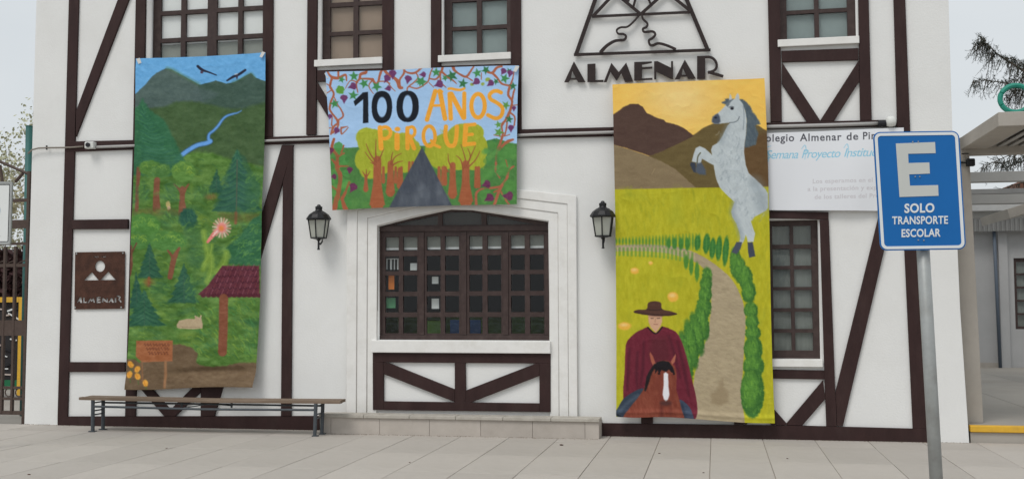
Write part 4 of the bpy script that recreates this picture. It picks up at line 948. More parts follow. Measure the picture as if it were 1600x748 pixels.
    T([(637.5, 201), (637.5, 232)], 6.5); T([(638, 201), (645, 199), (649, 204), (648, 211), (643, 215), (639, 216)], 5); T([(641, 214), (647.5, 232)], 6.5)
    p.ring(671, 213, 9, 15.5, 5.6, O_, soft=.5); T([(674, 220), (680, 227), (687, 230)], 4.5)
    T([(697, 198), (696, 212), (699, 224), (704, 228), (710, 226), (713, 214), (714, 198)], 6.5)
    T([(728, 197), (726, 226)], 7.5); T([(727, 196), (742, 194.5)], 5.5); T([(726, 211), (738, 210)], 5); T([(726, 226), (741, 224.5)], 6)
    p.mod(4, 1.2, 1.2, 17)
def e2(u, v):
    dx = (1-u)*(1.5*np.sin(v*3.1))+u*(-1.2*np.sin(v*4)); dz = -(1-v)*(1.2*np.sin(u*math.pi*2))+v*(2.2*np.sin(u*math.pi))*.7
    return np.stack([dx, dz], -1)
def b2(u, v): return -.015*np.sin(u*4.2+.6)*(1-.3*v)-.007*np.sin(u*15+v*4)-.004*np.sin(v*13+u*5)-wr(u*7, v*6, 2)
t2, r2 = banner('centenary_banner', [(509.5, 113), (810.5, 102.5), (806.5, 319), (519.5, 328.5)], 480, 350, 'wide painted cloth reading 100 AÑOS PIRQUE hanging over the arched window', (152, 184, 218), paint2, CANVAS, .14, bulge=b2, edges=e2)

corner_fold(t2, 806, 103, .14, 1); corner_fold(t2, 513, 113, .14, -1)
# ------------------------------------------------------------------ banner 3: horse and rider
def H1(a, b): return (940+a/2.771, 110+b/2.771)
def H2(a, b): return (940+a/2.336, 360+b/2.336)
def E1(a, b): return (1060+a/4.987, 130+b/4.987)
def E2(a, b): return (1060+a/4.673, 260+b/4.673)
def G1(a, b): return (950+a/3.56, 460+b/3.56)
def K1(a, b): return (1060+a/2.58, 380+b/2.58)
def paint3(p):
    g = np.exp(-(((p.x-1062)/60)**2+((p.y-150)/48)**2))[:, None]
    p.c[:] = np.array((222, 178, 84))*(1-g*.75)+np.array((222, 194, 134))*g*.75; p.mod(6, 20, 10, 3)
    p.poly(M_(H1, [(200, 375), (300, 330), (400, 280), (440, 250), (480, 232), (540, 225), (620, 225), (680, 240), (725, 270), (740, 540), (40, 560), (40, 400)]), (96, 82, 50), rag=.5, var=7, vs=5)
    p.poly(M_(H1, [(590, 300), (740, 255), (740, 540), (640, 520)]), (90, 66, 42), rag=2, soft=4, alpha=.8, var=6)
    p.poly(M_(H1, [(30, 205), (70, 180), (95, 160), (125, 148), (160, 147), (178, 160), (195, 185), (235, 205), (270, 215), (280, 226), (320, 235), (355, 250), (400, 285), (330, 320), (260, 352), (210, 372), (150, 352), (100, 335), (30, 320)]), (76, 57, 50), rag=.6, var=5, vs=5)
    p.poly(M_(H1, [(30, 318), (60, 325), (110, 340), (170, 360), (210, 374), (260, 395), (320, 428), (360, 465), (412, 512), (30, 530)]), (124, 108, 82), rag=.6, var=7, vs=5)
    p.line(M_(H1, [(218, 450), (232, 425)]), 1.2, (150, 132, 100), alpha=.6)
    # field
    p.poly([(950, 296.5), (1040, 294.5), (1120, 293), (1230, 291), (1230, 680), (950, 680)], (166, 162, 36), soft=.7, var=12, vs=4, ang=1.5)
    strokes(p, (955, 298, 1205, 372), 260, 12, 1.5, [(132, 142, 40), (176, 172, 44), (150, 152, 36), (184, 178, 52)], 2.6, .24)
    strokes(p, (955, 390, 1100, 640), 200, 10, 1.5, [(148, 152, 40), (186, 176, 44), (160, 164, 36)], 4, .22); strokes(p, (1185, 360, 1212, 655), 90, 12, 1.5, [(148, 150, 40), (188, 176, 40)], 2.2, .35)
    for _ in range(40):
        p.oval(rs.uniform(955, 1205), rs.uniform(300, 650), rs.uniform(8, 22), rs.uniform(6, 18), [(148, 154, 38), (182, 170, 40), (140, 150, 44), (176, 172, 34)][_ % 4], rag=3, soft=5, alpha=.28)
    # dirt road
    PT = (156, 142, 116)
    p.poly(smooth([(950, 384), (985, 382), (1020, 382), (1060, 386), (1099, 401), (1137.5, 430), (1157, 461), (1165, 496), (1163, 540), (1161, 574), (1159, 612), (1163, 651), (1166, 680)], 4)+[(1086, 680)]+smooth([(1086, 660), (1083, 605), (1091, 562), (1105, 525), (1111, 477), (1109, 440), (1096, 416), (1068, 402), (1030, 394), (985, 392), (950, 394)], 4), PT, rag=.6, var=12, vs=2.5, ang=.3)
    strokes(p, (1095, 430, 1160, 655), 160, 9, .1, [(174, 160, 132), (134, 122, 98), (160, 146, 122)], 1.5, .4)
    p.poly([(1110, 615), (1120, 610), (1124, 598), (1129, 590), (1132, 605), (1138, 612), (1137, 628), (1124, 634), (1112, 630)], (134, 118, 92), rag=1.6, soft=2, alpha=.7)
    def bush(cx, cy, rx, ry, rot=0):
        p.oval(cx, cy, rx*1.05, ry*1.03, (54, 98, 42), rot=rot, rag=1.8, soft=.8, var=12, vs=1.5)
        p.oval(cx-rx*.2, cy-ry*.15, rx*.7, ry*.75, (86, 134, 52), rot=rot, rag=1.5, soft=2.4, alpha=.8, var=12, vs=1.5)
        for k in range(int(6+rx*ry*.12)):
            a = rs.uniform(0, 6.28); r_ = rs.uniform(.1, .9)**.7; x = cx+rx*r_*math.cos(a); y = cy+ry*r_*math.sin(a)
            p.line([(x, y), (x+rs.normal()*.8-.4, y-rs.uniform(2, 5))], 1.1, [(112, 158, 62), (48, 92, 42), (98, 146, 58)][k % 3], alpha=.5, soft=.8)
    # tree rows
    for i in range(26):
        x = 963+i*5.2; h = 4.5+i*.28; y = 377+.0035*(x-963)*1.0
        p.oval(x, y, 1.7, h, (84, 130, 52), rag=.5, soft=.7, alpha=.95)
    for i in range(20):
        x = 962+i*6.3; y = 393+(max(0, x-1015)**1.7)*.006; p.line([(x, y-5), (x, y+5+i*.25)], 3.2, (96, 138, 56), alpha=.75, soft=.8)
        p.line([(x+3, y-6), (x+3.4, y+5)], 1.2, (196, 182, 120), alpha=.5, soft=.7)
    for (a, b, rx, ry) in ((350, 45, 4.6, 12), (383, 48, 5.5, 15.5), (405, 65, 5, 16), (428, 65, 5, 19), (453, 75, 4.8, 23)):
        x, y = H2(a, b); p.oval(x, y, rx, ry, (54, 110, 50), rot=.08, rag=.8, soft=.6, var=12, vs=1.5)
        p.line([(x, y-ry*.7), (x, y+ry*.7)], 1.4, (92, 142, 62), alpha=.55, soft=1)
    for x, h in ((1045, 8), (1054, 9), (1064, 9.5), (1074, 10)): p.oval(x, 380+(x-1045)*.06, 3.4, h, (64, 118, 50), rag=.8, soft=.6)
    for x, y, h in ((1072, 409, 11), (1080, 416, 13), (1089, 424, 15)): p.oval(x, y, 3.6, h, (76, 126, 50), rag=.8, soft=.6)
    for q in ((1149, 410, 8.5, 23, 0), (1156, 422, 8.5, 19, .1), (1165, 434, 10.5, 18, 0), (1170, 456, 10.5, 17, 0), (1173.5, 484, 10.5, 12, 0), (1175.5, 503, 10, 12, 0), (1176.5, 520, 11.5, 12, 0), (1177, 546, 14, 20, 0), (1178, 572, 16, 17, 0), (1175.5, 613, 17.5, 38, 0)): bush(*q)
    for q in ((1105, 430, 7, 12, 0), (1103, 444, 9, 12, 0), (1102, 460, 10, 12, 0), (1100, 480, 11, 17, 0), (1097, 505, 10, 27, -.18), (1089, 522, 9, 33, -.2), (1080, 538, 9, 38, -.17), (1072, 556, 8, 38, -.2)): bush(*q)
    for x, y, rx, ry in ((1051.5, 463.5, 8.5, 8), (992, 423, 6.5, 5), (1017, 411, 3, 3), (976, 509, 10, 6)):
        p.oval(x, y, rx, ry, (214, 164, 66), rag=.8, soft=1); p.oval(x-1, y-ry*.3, rx*.6, ry*.4, (224, 190, 124), soft=1.2, alpha=.8)
    # horse
    HW = (172, 180, 183); HD = (124, 135, 141); HH = (78, 90, 98)
    p.poly(M_(E1, [(470, 122), (500, 128), (530, 150), (560, 180), (575, 215), (600, 250), (640, 318), (600, 330), (620, 400), (602, 480), (560, 495), (515, 505), (525, 420), (530, 300), (515, 220), (490, 170)]), HH, rag=1.6, soft=.9, var=14, vs=2, ang=1.2)
    p.poly(M_(E1, [(370, 170), (340, 160), (335, 150), (365, 140), (360, 125), (385, 120), (430, 125), (410, 150), (385, 180)]), HH, rag=1, soft=.7)
    body = M_(E1, [(262, 292), (266, 272), (285, 250), (312, 232), (345, 200), (372, 168), (388, 150), (396, 128), (400, 82), (412, 100), (418, 128), (440, 124), (450, 95), (463, 78), (474, 100), (476, 130), (500, 160), (517, 205), (528, 250), (532, 300), (527, 400), (516, 470), (512, 540), (525, 640), (548, 700)])+M_(E2, [(520, 55), (560, 90), (600, 128), (637, 168), (655, 200), (655, 300), (640, 322), (600, 345), (555, 368), (530, 400), (545, 450), (560, 490), (548, 550), (506, 552), (500, 520), (492, 500), (478, 545), (458, 575), (440, 565), (452, 520), (445, 480), (425, 420), (395, 370), (385, 330), (398, 290), (410, 258), (370, 225), (335, 190), (300, 150), (275, 90), (262, 20)])+M_(E1, [(275, 640), (240, 622), (185, 592), (168, 640), (145, 640), (140, 620), (105, 612), (118, 560), (135, 510), (165, 492), (210, 512), (262, 560), (254, 520), (265, 490), (300, 470), (320, 450), (345, 410), (362, 370), (385, 330), (405, 308), (360, 312), (320, 318), (285, 318), (262, 305)])
    p.poly(body, HW, soft=.6, rag=.3, var=8, vs=2.5, ang=1)
    p.line(M_(E1, [(172, 545), (152, 575), (146, 625)]), 2.0, (92, 92, 76), soft=.5)
    # shading strokes of the coat
    for i in range(190):
        x = rs.uniform(1116, 1196); y = rs.uniform(205, 345)
        if not (1122+(y-205)*.05 < x < 1160+max(0, y-258)*.55): continue
        if y > 290 and x < 1118+(y-270)*.62: continue
        l_ = rs.uniform(3, 8); a = rs.uniform(1.2, 2.4)
        p.line([(x, y), (x+l_*math.cos(a)*.5+.7, y+l_*.5), (x+l_*math.cos(a), y+l_*math.sin(a))], rs.uniform(.6, 1.5), HD if i % 3 else (198, 204, 206), alpha=.4, soft=1)
    p.line(M_(E1, [(385, 330), (355, 390), (330, 460)]), 6, HD, soft=3, alpha=.5); p.line(M_(E2, [(560, 120), (600, 200), (620, 300)]), 18, HD, soft=6, alpha=.5)
    p.line(M_(E2, [(405, 270), (395, 340), (430, 420), (460, 520)]), 7, HD, soft=3, alpha=.6)
    p.line(M_(E1, [(475, 262), (462, 290), (435, 305), (400, 308)]), 1.3, (90, 98, 104), alpha=.9); p.line(M_(E1, [(505, 180), (512, 260), (505, 360)]), 1.6, (120, 130, 138), alpha=.7)
    p.oval(*E1(418, 198), 2.6, 2.2, (30, 32, 38)); p.line(M_(E1, [(395, 190), (415, 182), (432, 188)]), 1, (80, 86, 92))
    p.poly(M_(E1, [(260, 290), (268, 262), (290, 246), (308, 238), (322, 262), (328, 300), (315, 318), (282, 318), (262, 308)]), (72, 80, 94), rag=.4, soft=1); p.oval(*E1(290, 270), 2.2, 1.6, (34, 38, 48))
    p.poly(M_(E1, [(370, 175), (390, 135), (432, 124), (405, 150), (385, 188)]), (84, 94, 102), rag=.8, alpha=.85)
    p.poly(M_(E1, [(98, 618), (132, 622), (138, 700), (118, 694), (92, 640)]), (52, 58, 70), rag=.4); p.poly(M_(E1, [(142, 625), (180, 622), (215, 680), (212, 715), (170, 714), (135, 695)]), (74, 82, 94), rag=.8, soft=1)
    p.poly(M_(E2, [(425, 550), (465, 552), (455, 600), (425, 640), (388, 625)]), (68, 74, 86), rag=.4); p.poly(M_(E2, [(505, 555), (542, 552), (562, 655), (518, 665), (508, 620)]), (60, 66, 80), rag=.4)
    # rider
    PO = (98, 33, 47)
    p.poly(smooth(M_(G1, [(85, 545), (92, 440), (97, 330), (105, 262), (150, 215), (185, 195), (222, 182), (265, 214), (302, 178), (345, 190), (385, 215), (420, 290), (450, 400), (472, 490), (490, 570), (497, 650), (480, 692), (420, 700), (200, 690), (100, 640)]), 4, True), PO, rag=.5, var=7, vs=3, ang=1.4)
    for q in ([(165, 320), (160, 430), (165, 520)], [(200, 260), (195, 400), (180, 520)], [(120, 300), (112, 420), (108, 530)], [(385, 260), (420, 400), (450, 560)], [(340, 230), (370, 330), (400, 460)]): p.line(M_(G1, q), [3, 5, 3], (66, 24, 36), alpha=.6, soft=1.6)
    p.poly(M_(G1, [(240, 240), (330, 235), (350, 330), (330, 400), (250, 400), (225, 340)]), (78, 34, 40), soft=4, alpha=.6)
    for q in ([(100, 300), (98, 450), (92, 540)], [(300, 195), (385, 225), (430, 330), (462, 480)]): p.line(M_(G1, q), 1.8, (120, 44, 60), alpha=.5, soft=1)
    p.line(M_(G1, [(222, 182), (265, 216), (302, 180)]), 2.6, (44, 26, 30))
    p.poly(M_(G1, [(225, 100), (300, 100), (302, 150), (290, 180), (267, 212), (238, 182), (226, 150)]), (190, 150, 122), rag=.3, soft=.8)
    p.line(M_(G1, [(232, 118), (296, 118)]), 4, (140, 104, 86), soft=1.6, alpha=.7); p.line(M_(G1, [(240, 132), (252, 132)]), 1, (70, 50, 44)); p.line(M_(G1, [(274, 132), (288, 131)]), 1, (70, 50, 44)); p.line(M_(G1, [(256, 165), (276, 165)]), .9, (130, 80, 72)); p.line(M_(G1, [(264, 135), (262, 152)]), .9, (150, 112, 92))
    p.poly(smooth(M_(G1, [(143, 96), (165, 84), (215, 80), (225, 45), (262, 36), (295, 46), (302, 80), (350, 92), (384, 108), (340, 118), (260, 118), (180, 108)]), 4, True), (76, 50, 42), rag=.3, soft=.6, var=7)
    p.line(M_(G1, [(150, 98), (210, 106), (265, 112), (330, 112), (380, 107)]), 2, (50, 34, 32), alpha=.7); p.line(M_(G1, [(218, 82), (262, 86), (300, 82)]), 1.6, (48, 32, 30), alpha=.8)
    # saddle cloths
    p.poly(smooth(M_(G1, [(40, 668), (60, 620), (90, 575), (140, 540), (195, 520), (215, 560), (180, 640), (120, 690)]), 4, True), (48, 58, 72), rag=.5, var=9, vs=2)
    p.line(M_(G1, [(60, 655), (110, 600), (170, 560)]), 4, (84, 98, 112), soft=2, alpha=.5); p.poly(M_(G1, [(34, 662), (100, 690), (60, 665)]), (24, 28, 34))
    p.poly(smooth(M_(G1, [(395, 585), (430, 600), (462, 640), (475, 700), (410, 705), (395, 650)]), 4, True), (58, 68, 86), rag=.5, var=9, vs=2); p.line(M_(G1, [(412, 610), (430, 690)]), 4, (40, 48, 62), soft=1.2, alpha=.8)
    # brown horse
    p.poly(smooth(M_(G1, [(92, 690), (120, 630), (160, 580), (195, 530), (220, 470), (238, 420), (262, 385), (300, 366), (345, 372), (375, 405), (382, 460), (380, 520), (395, 580), (410, 640), (415, 705), (250, 700)]), 4, True), (118, 60, 46), rag=.5, var=13, vs=3, ang=1.3)
    p.poly(M_(G1, [(290, 430), (300, 560), (318, 596), (345, 590), (352, 560), (372, 440), (372, 520), (350, 612), (325, 625), (298, 600), (280, 540), (240, 520)]), (104, 48, 38), soft=2, alpha=.6)
    p.line(M_(G1, [(296, 600), (300, 650), (295, 700)]), 4, (78, 34, 30), soft=2, alpha=.7); p.line(M_(G1, [(345, 600), (350, 690)]), 3, (92, 42, 36), soft=2, alpha=.6)
    for q, c in (([(232, 330), (236, 318), (252, 345), (266, 384), (252, 398), (240, 370)], (150, 84, 66)), ([(376, 330), (378, 340), (372, 372), (358, 388), (350, 372), (362, 350)], (160, 96, 78))): p.poly(M_(G1, q), c, rag=.2)
    p.line(M_(G1, [(262, 392), (232, 440), (218, 490), (208, 530)]), [5, 6, 3], (30, 24, 26), rag=.7, soft=.8)
    p.poly(M_(G1, [(250, 400), (275, 372), (305, 366), (340, 374), (360, 400), (372, 440), (352, 430), (340, 415), (322, 428), (300, 418), (285, 440), (278, 420), (262, 438), (264, 416)]), (26, 22, 26), rag=.8, soft=.6)
    p.poly(M_(G1, [(310, 438), (322, 430), (335, 440), (336, 500), (342, 556), (334, 582), (322, 592), (310, 578), (304, 556), (310, 500)]), (208, 208, 212), rag=.3, soft=.7)
    p.oval(*G1(284, 438), 2, 1.6, (30, 20, 22)); p.oval(*G1(366, 440), 1.6, 1.6, (30, 20, 22)); p.oval(*G1(322, 602), 8, 4, (52, 38, 40), alpha=.6, soft=1.5)
    p.mod(5, 1.2, 1.2, 27)
def e3(u, v):
    dx = (1-u)*(2.2*np.sin(v*math.pi*1.0)*(-1)**0)+u*(1.2*np.sin(v*6)); dz = v*(2.0*np.sin(u*5.5)-1.5*np.exp(-((u-.12)/.1)**2))
    return np.stack([dx, dz], -1)
def b3(u, v): return -.012*np.sin(u*4+v*2)-.006*np.sin(u*13+v*5)-.03*np.exp(-((v-1)/.02)**2)*(.4+.6*np.sin(u*9)**2)-.012*np.exp(-((v-.985)/.006)**2)-wr(u*7, v*16, 3)
t3, r3 = banner('horse_banner', [(957, 132.5), (1194.5, 122.5), (1211, 659), (963, 650)], 380, 780, 'tall painted canvas with rearing grey horse, winding road and rider in red poncho', (222, 178, 84), paint3, CANVAS, .15, bulge=b3, edges=e3)

# ------------------------------------------------------------------ banner 4: printed white banner
def text_tris(s_, shear=0, off=0.0, space=1.0):
    cu = bpy.data.curves.new('t', 'FONT'); cu.body = s_; cu.shear = shear; cu.offset = off; cu.space_character = space; cu.resolution_u = 4; cu.fill_mode = 'FRONT'
    o = bpy.data.objects.new('t', cu); COL.objects.link(o)
    me = bpy.data.meshes.new_from_object(o.evaluated_get(bpy.context.evaluated_depsgraph_get()))
    bpy.data.objects.remove(o); bpy.data.curves.remove(cu)
    me.calc_loop_triangles(); V = np.array([v.co[:2] for v in me.vertices]); Tn = np.array([t.vertices[:] for t in me.loop_triangles]); bpy.data.meshes.remove(me)
    return V, Tn
def paint_text(p, s_, x0, x1, yb, h, color, rise=0, shear=0, off=0, soft=.5, space=1.0, alpha=1):
    V, Tn = text_tris(s_, shear, off, space); V = V.copy(); w_ = V[:, 0].max()-V[:, 0].min()
    U = (V[:, 0]-V[:, 0].min())/w_; X = x0+U*(x1-x0); Y = yb-V[:, 1]*h+U*rise
    acc = np.zeros(len(p.x))
    for t in Tn:
        a, b, c = [(X[i], Y[i]) for i in t]
        idx = p.sel(min(a[0], b[0], c[0])-.6, min(a[1], b[1], c[1])-.6, max(a[0], b[0], c[0])+.6, max(a[1], b[1], c[1])+.6)
        if not len(idx): continue
        x, y = p.x[idx], p.y[idx]; ar = (b[0]-a[0])*(c[1]-a[1])-(c[0]-a[0])*(b[1]-a[1])
        if abs(ar) < 1e-6: continue
        sg = np.sign(ar); d = np.full(len(x), 1e9)
        for q, r in ((a, b), (b, c), (c, a)):
            L_ = math.hypot(r[0]-q[0], r[1]-q[1])+1e-9; d = np.minimum(d, sg*((r[0]-q[0])*(y-q[1])-(r[1]-q[1])*(x-q[0]))/L_)
        acc[idx] = np.maximum(acc[idx], np.clip(d/soft+.75, 0, 1))
    k = np.nonzero(acc)[0]; p.put(k, acc[k]*alpha, color)
def paint4(p):
    p.c[:] = (206, 208, 212)
    DK = (58, 58, 66); LBL = (122, 180, 204)
    for t_, a_, b_, y_ in (('Colegio', 1184.5, 1240.5, 222), ('Almenar', 1250, 1314.5, 220.6), ('de', 1323, 1340.5, 218.8), ('Pirque', 1348.5, 1392, 218)):
        paint_text(p, t_, a_, b_, y_, 16.5, DK, rise=-(b_-a_)*.022, off=.006, space=1.15)
    for t_, a_, b_, y_ in (('Semana', 1197, 1247, 248.5), ('Proyecto', 1253, 1313, 247), ('Institucional', 1319, 1404, 245.2)):
        paint_text(p, t_, a_, b_, y_, 19, LBL, rise=-(b_-a_)*.02, shear=.3, off=-.006, space=.92)
        x_ = a_+1.5; p.line([(x_+6, y_-20), (x_-1, y_-17), (x_+2, y_-8), (x_+1, y_+5), (x_-4, y_+2)] if t_ == 'Semana' else [(x_-2, y_-14), (x_+3, y_-20), (x_+5, y_-12), (x_+3, y_+2)], [.8, 1.4, .8], LBL, alpha=.8)
    paint_text(p, 'Los esperamos en el colegio', 1270, 1400, 286.5, 9.5, (176, 172, 176), rise=-3, space=1.1, alpha=.8)
    paint_text(p, 'a la presentación y exposición', 1262, 1403, 298.5, 9.5, (176, 172, 176), rise=-3, space=1.1, alpha=.8)
    paint_text(p, 'de los talleres del Proyecto', 1273, 1399, 311, 9.5, (176, 172, 176), rise=-3, space=1.1, alpha=.8)
def b4(u, v): return -.008*np.sin(u*9+v*3)-.006*np.sin(u*21)*v-.01*np.sin(v*3.1)
t4, r4 = banner('printed_vinyl_banner', [(1172, 209.5), (1412, 199.5), (1413, 329.5), (1176, 328)], 620, 340, 'white printed banner with black and light blue lettering right of the horse banner', (206, 208, 212), paint4, VINYL, .07, bulge=b4)
# ------------------------------------------------------------------ bench
bn = thing('slatted_bench', 'long weathered wooden bench on grey steel legs under the forest banner', 'bench', (-6.5, 12.37, 0))
YF, YB = 12.24, 12.52
bx0, bx1 = at(123, 618, YF)[0], at(531.5, 618, YF)[0]
zt = .43
def plank(y0, y1, z1, x0=bx0, x1=bx1):
    bm = bmesh.new(); n = 14
    for i in range(n):
        pass
    box(bm, x0, x1, y0, y1, z1-.035, z1, bev=.004)
    bmesh.ops.bisect_plane(bm, geom=bm.verts[:]+bm.edges[:]+bm.faces[:], plane_co=((x0+x1)/2, 0, 0), plane_no=(1, 0, 0))
    for v in bm.verts: v.co.z += -.012*(1-((v.co.x-(x0+x1)/2)/((x1-x0)/2))**2)
    fin('seat_plank', bm, BENCHW, bn)
plank(YF, YF+.085, zt); plank(YF+.094, YF+.18, zt+.002, bx0+.03, bx1-.02); plank(YF+.189, YB, zt, bx0+.01, bx1-.03)
def legx(px, py, Y): return at(px, py, Y)[0]
for px, Y in ((145.5, YF+.02), (161.5, YB-.05)):
    x = legx(px, 640, Y); bm = tube(bmesh.new(), [(x, Y, 0), (x-.005, Y, zt-.035)], .023, 10); box(bm, x-.04, x+.04, Y-.035, Y+.035, 0, .012); fin('leg', bm, BENCHS, bn)
for px, Y in ((493, YF+.02), (504, YB-.05)):
    x = legx(px, 640, Y); bm = tube(bmesh.new(), [(x-.008, Y, 0), (x+.004, Y, zt-.035)], .023, 10); box(bm, x-.035, x+.035, Y-.03, Y+.03, 0, .012); fin('leg', bm, BENCHS, bn)
xl, xr_ = legx(145.5, 640, YF+.02), legx(493, 640, YF+.02)
fin('long_rail', tube(bmesh.new(), [(xl, YF+.02, .315), ((xl+xr_)/2, YF+.02, .302), (xr_, YF+.02, .315)], .014, 8), BENCHS, bn)
fin('long_rail', tube(bmesh.new(), [(xl+.03, YB-.05, .345), (xr_, YB-.05, .345)], .012, 8), BENCHS, bn)
for z in (.21, .26, .36):
    fin('end_rung', tube(bmesh.new(), [(xl, YF+.02, z), (legx(161.5, 640, YB-.05), YB-.05, z)], .009, 8), BENCHS, bn)
    fin('end_rung', tube(bmesh.new(), [(xr_, YF+.02, z), (legx(504, 640, YB-.05), YB-.05, z)], .009, 8), BENCHS, bn)
for px in (284, 362):
    x = legx(px, 630, YB-.05); fin('brace', tube(bmesh.new(), [(x, YB-.05, .305), (x, YB-.05, .40)], .014, 8), BENCHS, bn)
fin('brace', tube(bmesh.new(), [(legx(284, 630, YF), YF+.03, .31), (legx(320, 630, YF), YF+.12, .36), (legx(362, 630, YB-.05), YB-.05, .33)], .007, 6), BENCHS, bn)

# ------------------------------------------------------------------ blue sign on its pole
SY_ = 5.9
sg = thing('blue_traffic_sign', 'blue E SOLO TRANSPORTE ESCOLAR parking sign on a galvanised pole', 'sign', (at(1463, 748, SY_)[0]+.02, SY_, 0))
def SP(px, py, d=0): return at(px, py, SY_-d)
def rrect(c4, r):
    c4 = [Vector(p) for p in c4]; out = []
    for i in range(4):
        p, a, b = c4[i], c4[i-1], c4[(i+1) % 4]; u = (a-p).normalized()*r; v = (b-p).normalized()*r
        for k in range(7):
            t = k/6*math.pi/2; out.append(tuple(p+u*(1-math.sin(t))+v*(1-math.cos(t))))
    return out
q = [SP(1363.5, 207), SP(1497.5, 205), SP(1508.8, 389.5), SP(1375, 391.5)]
def inset(q, d):
    c = sum((Vector(p) for p in q), Vector((0, 0)))/4; out = []
    for i in range(4):
        p = Vector(q[i]); u = (Vector(q[i-1])-p).normalized(); v = (Vector(q[(i+1) % 4])-p).normalized(); out.append(tuple(p+(u+v)*d))
    return out
fin('panel', prism(rrect(q, .035), SY_-.012, SY_, .002), SBLUE, sg)
fin('white_border', sheet(rrect(inset(q, .0065), .03), [rrect(inset(q, .0215), .018)], SY_-.0145, SY_-.0115), SWHITE, sg)
X4 = lambda pts: [at(1340+a/3.115, 180+b/3.115, SY_-.014) for a, b in pts]
fin('letter', prism(X4([(186, 138), (377, 131), (380, 185), (246, 188), (248, 233), (349, 230), (352, 284), (251, 288), (255, 343), (392, 340), (394, 392), (204, 398)]), SY_-.0145, SY_-.0115, 0), SGREY, sg)
def sign_text(s_, x0, x1, yb, yt, off):
    V, Tn = text_tris(s_, 0, off, 1.06); xm, xM = V[:, 0].min(), V[:, 0].max(); ym, yM = 0, V[:, 1].max()
    bm = bmesh.new(); vs = []
    for a, b in V:
        u = (a-xm)/(xM-xm); px = 1340+(x0+u*(x1-x0))/3.115; py = 180+(yb-(b/yM)*(yb-yt)-u*3)/3.115+(0)
        px += (yb-yt)*0; X_, Z_ = at(px, py, SY_-.014); vs.append(bm.verts.new((X_, SY_-.0145, Z_)))
    for t in Tn:
        try: bm.faces.new([vs[i] for i in t])
        except ValueError: pass
    e = bmesh.ops.extrude_face_region(bm, geom=bm.faces[:]); bmesh.ops.translate(bm, verts=[g_ for g_ in e['geom'] if isinstance(g_, bmesh.types.BMVert)], vec=(0, .003, 0))
    fin('lettering', bm, SWHITE, sg)
sign_text('SOLO', 228, 374, 474, 430, .03); sign_text('TRANSPORTE', 168, 440, 530, 492, .022); sign_text('ESCOLAR', 214, 404, 592, 554, .025)
for a, b in ((280, 299), (302, 299), (295, 607), (322, 608), (268, 130), (295, 129)):
    x, z = X4([(a, b)])[0]; fin('rivet', tube(bmesh.new(), [(x, SY_-.0175, z), (x, SY_-.01, z)], .0035, 10), GALV, sg)
pt, pb = at(1437, 300, SY_+.045), at(1463, 748, SY_+.045)
sl = (pb[0]-pt[0])/(pb[1]-pt[1])
zz = 2.45; fin('pole', tube(bmesh.new(), [(pb[0]-sl*pb[1], SY_+.045, -.02), (pb[0]+sl*(zz-pb[1]), SY_+.045, zz)], .0335, 24), GALV, sg, smooth=True)
for z in (2.02, 2.42):
    xx = pb[0]+sl*(z-pb[1]); fin('clamp', B(xx-.045, xx+.045, SY_, SY_+.085, z-.012, z+.012, bev=.003), GALV, sg)
fin('footing', lathe(bmesh.new(), [(.09, 0), (.1, .012), (.06, .03), (.04, .035)], (pb[0]-sl*pb[1], SY_+.045, -.002), 20), CONC, sg)
# the white sign at the left edge
LY = 10.6
ws = thing('white_traffic_sign', 'white parking restriction sign with blue disc cut off at left edge', 'sign', (at(-30, 500, LY)[0], LY, 0))
lq = [at(-84, 285, LY), at(20.5, 284, LY), at(17.5, 382, LY), at(-86, 383, LY)]
fin('panel', prism(rrect(lq, .02), LY-.012, LY, .002), PAPER, ws)
fin('frame', sheet(rrect(inset(lq, -.001), .022), [rrect(inset(lq, .019), .012)], LY-.02, LY+.004), GALV, ws)
fin('black_border', sheet(rrect(inset(lq, .028), .012), [rrect(inset(lq, .036), .01)], LY-.0145, LY-.011), BPLAST, ws)
cx_, cz_ = at(-14.5, 329, LY)
fin('blue_disc', prism([(cx_+.128*math.cos(t*math.pi/18), cz_+.128*math.sin(t*math.pi/18)) for t in range(36)], LY-.0147, LY-.011, 0), SBLUE, ws)
V, Tn = text_tris('L', 0, .02, 1.05); bm = bmesh.new(); s_ = .022/(V[:, 0].max()); lx_, lz_ = at(-1.2, 369, LY); vs = [bm.verts.new((lx_+a*s_, LY-.0147, lz_+b*s_)) for a, b in V]
for t in Tn:
    try: bm.faces.new([vs[i] for i in t])
    except ValueError: pass
bmesh.ops.translate(bm, verts=bm.verts, vec=(0, 0, -.0)); fin('lettering', bm, BPLAST, ws)
fin('pole', tube(bmesh.new(), [(cx_, LY+.03, -.02), (cx_, LY+.03, at(0, 288, LY)[1])], .028, 16), GALV, ws, smooth=True)

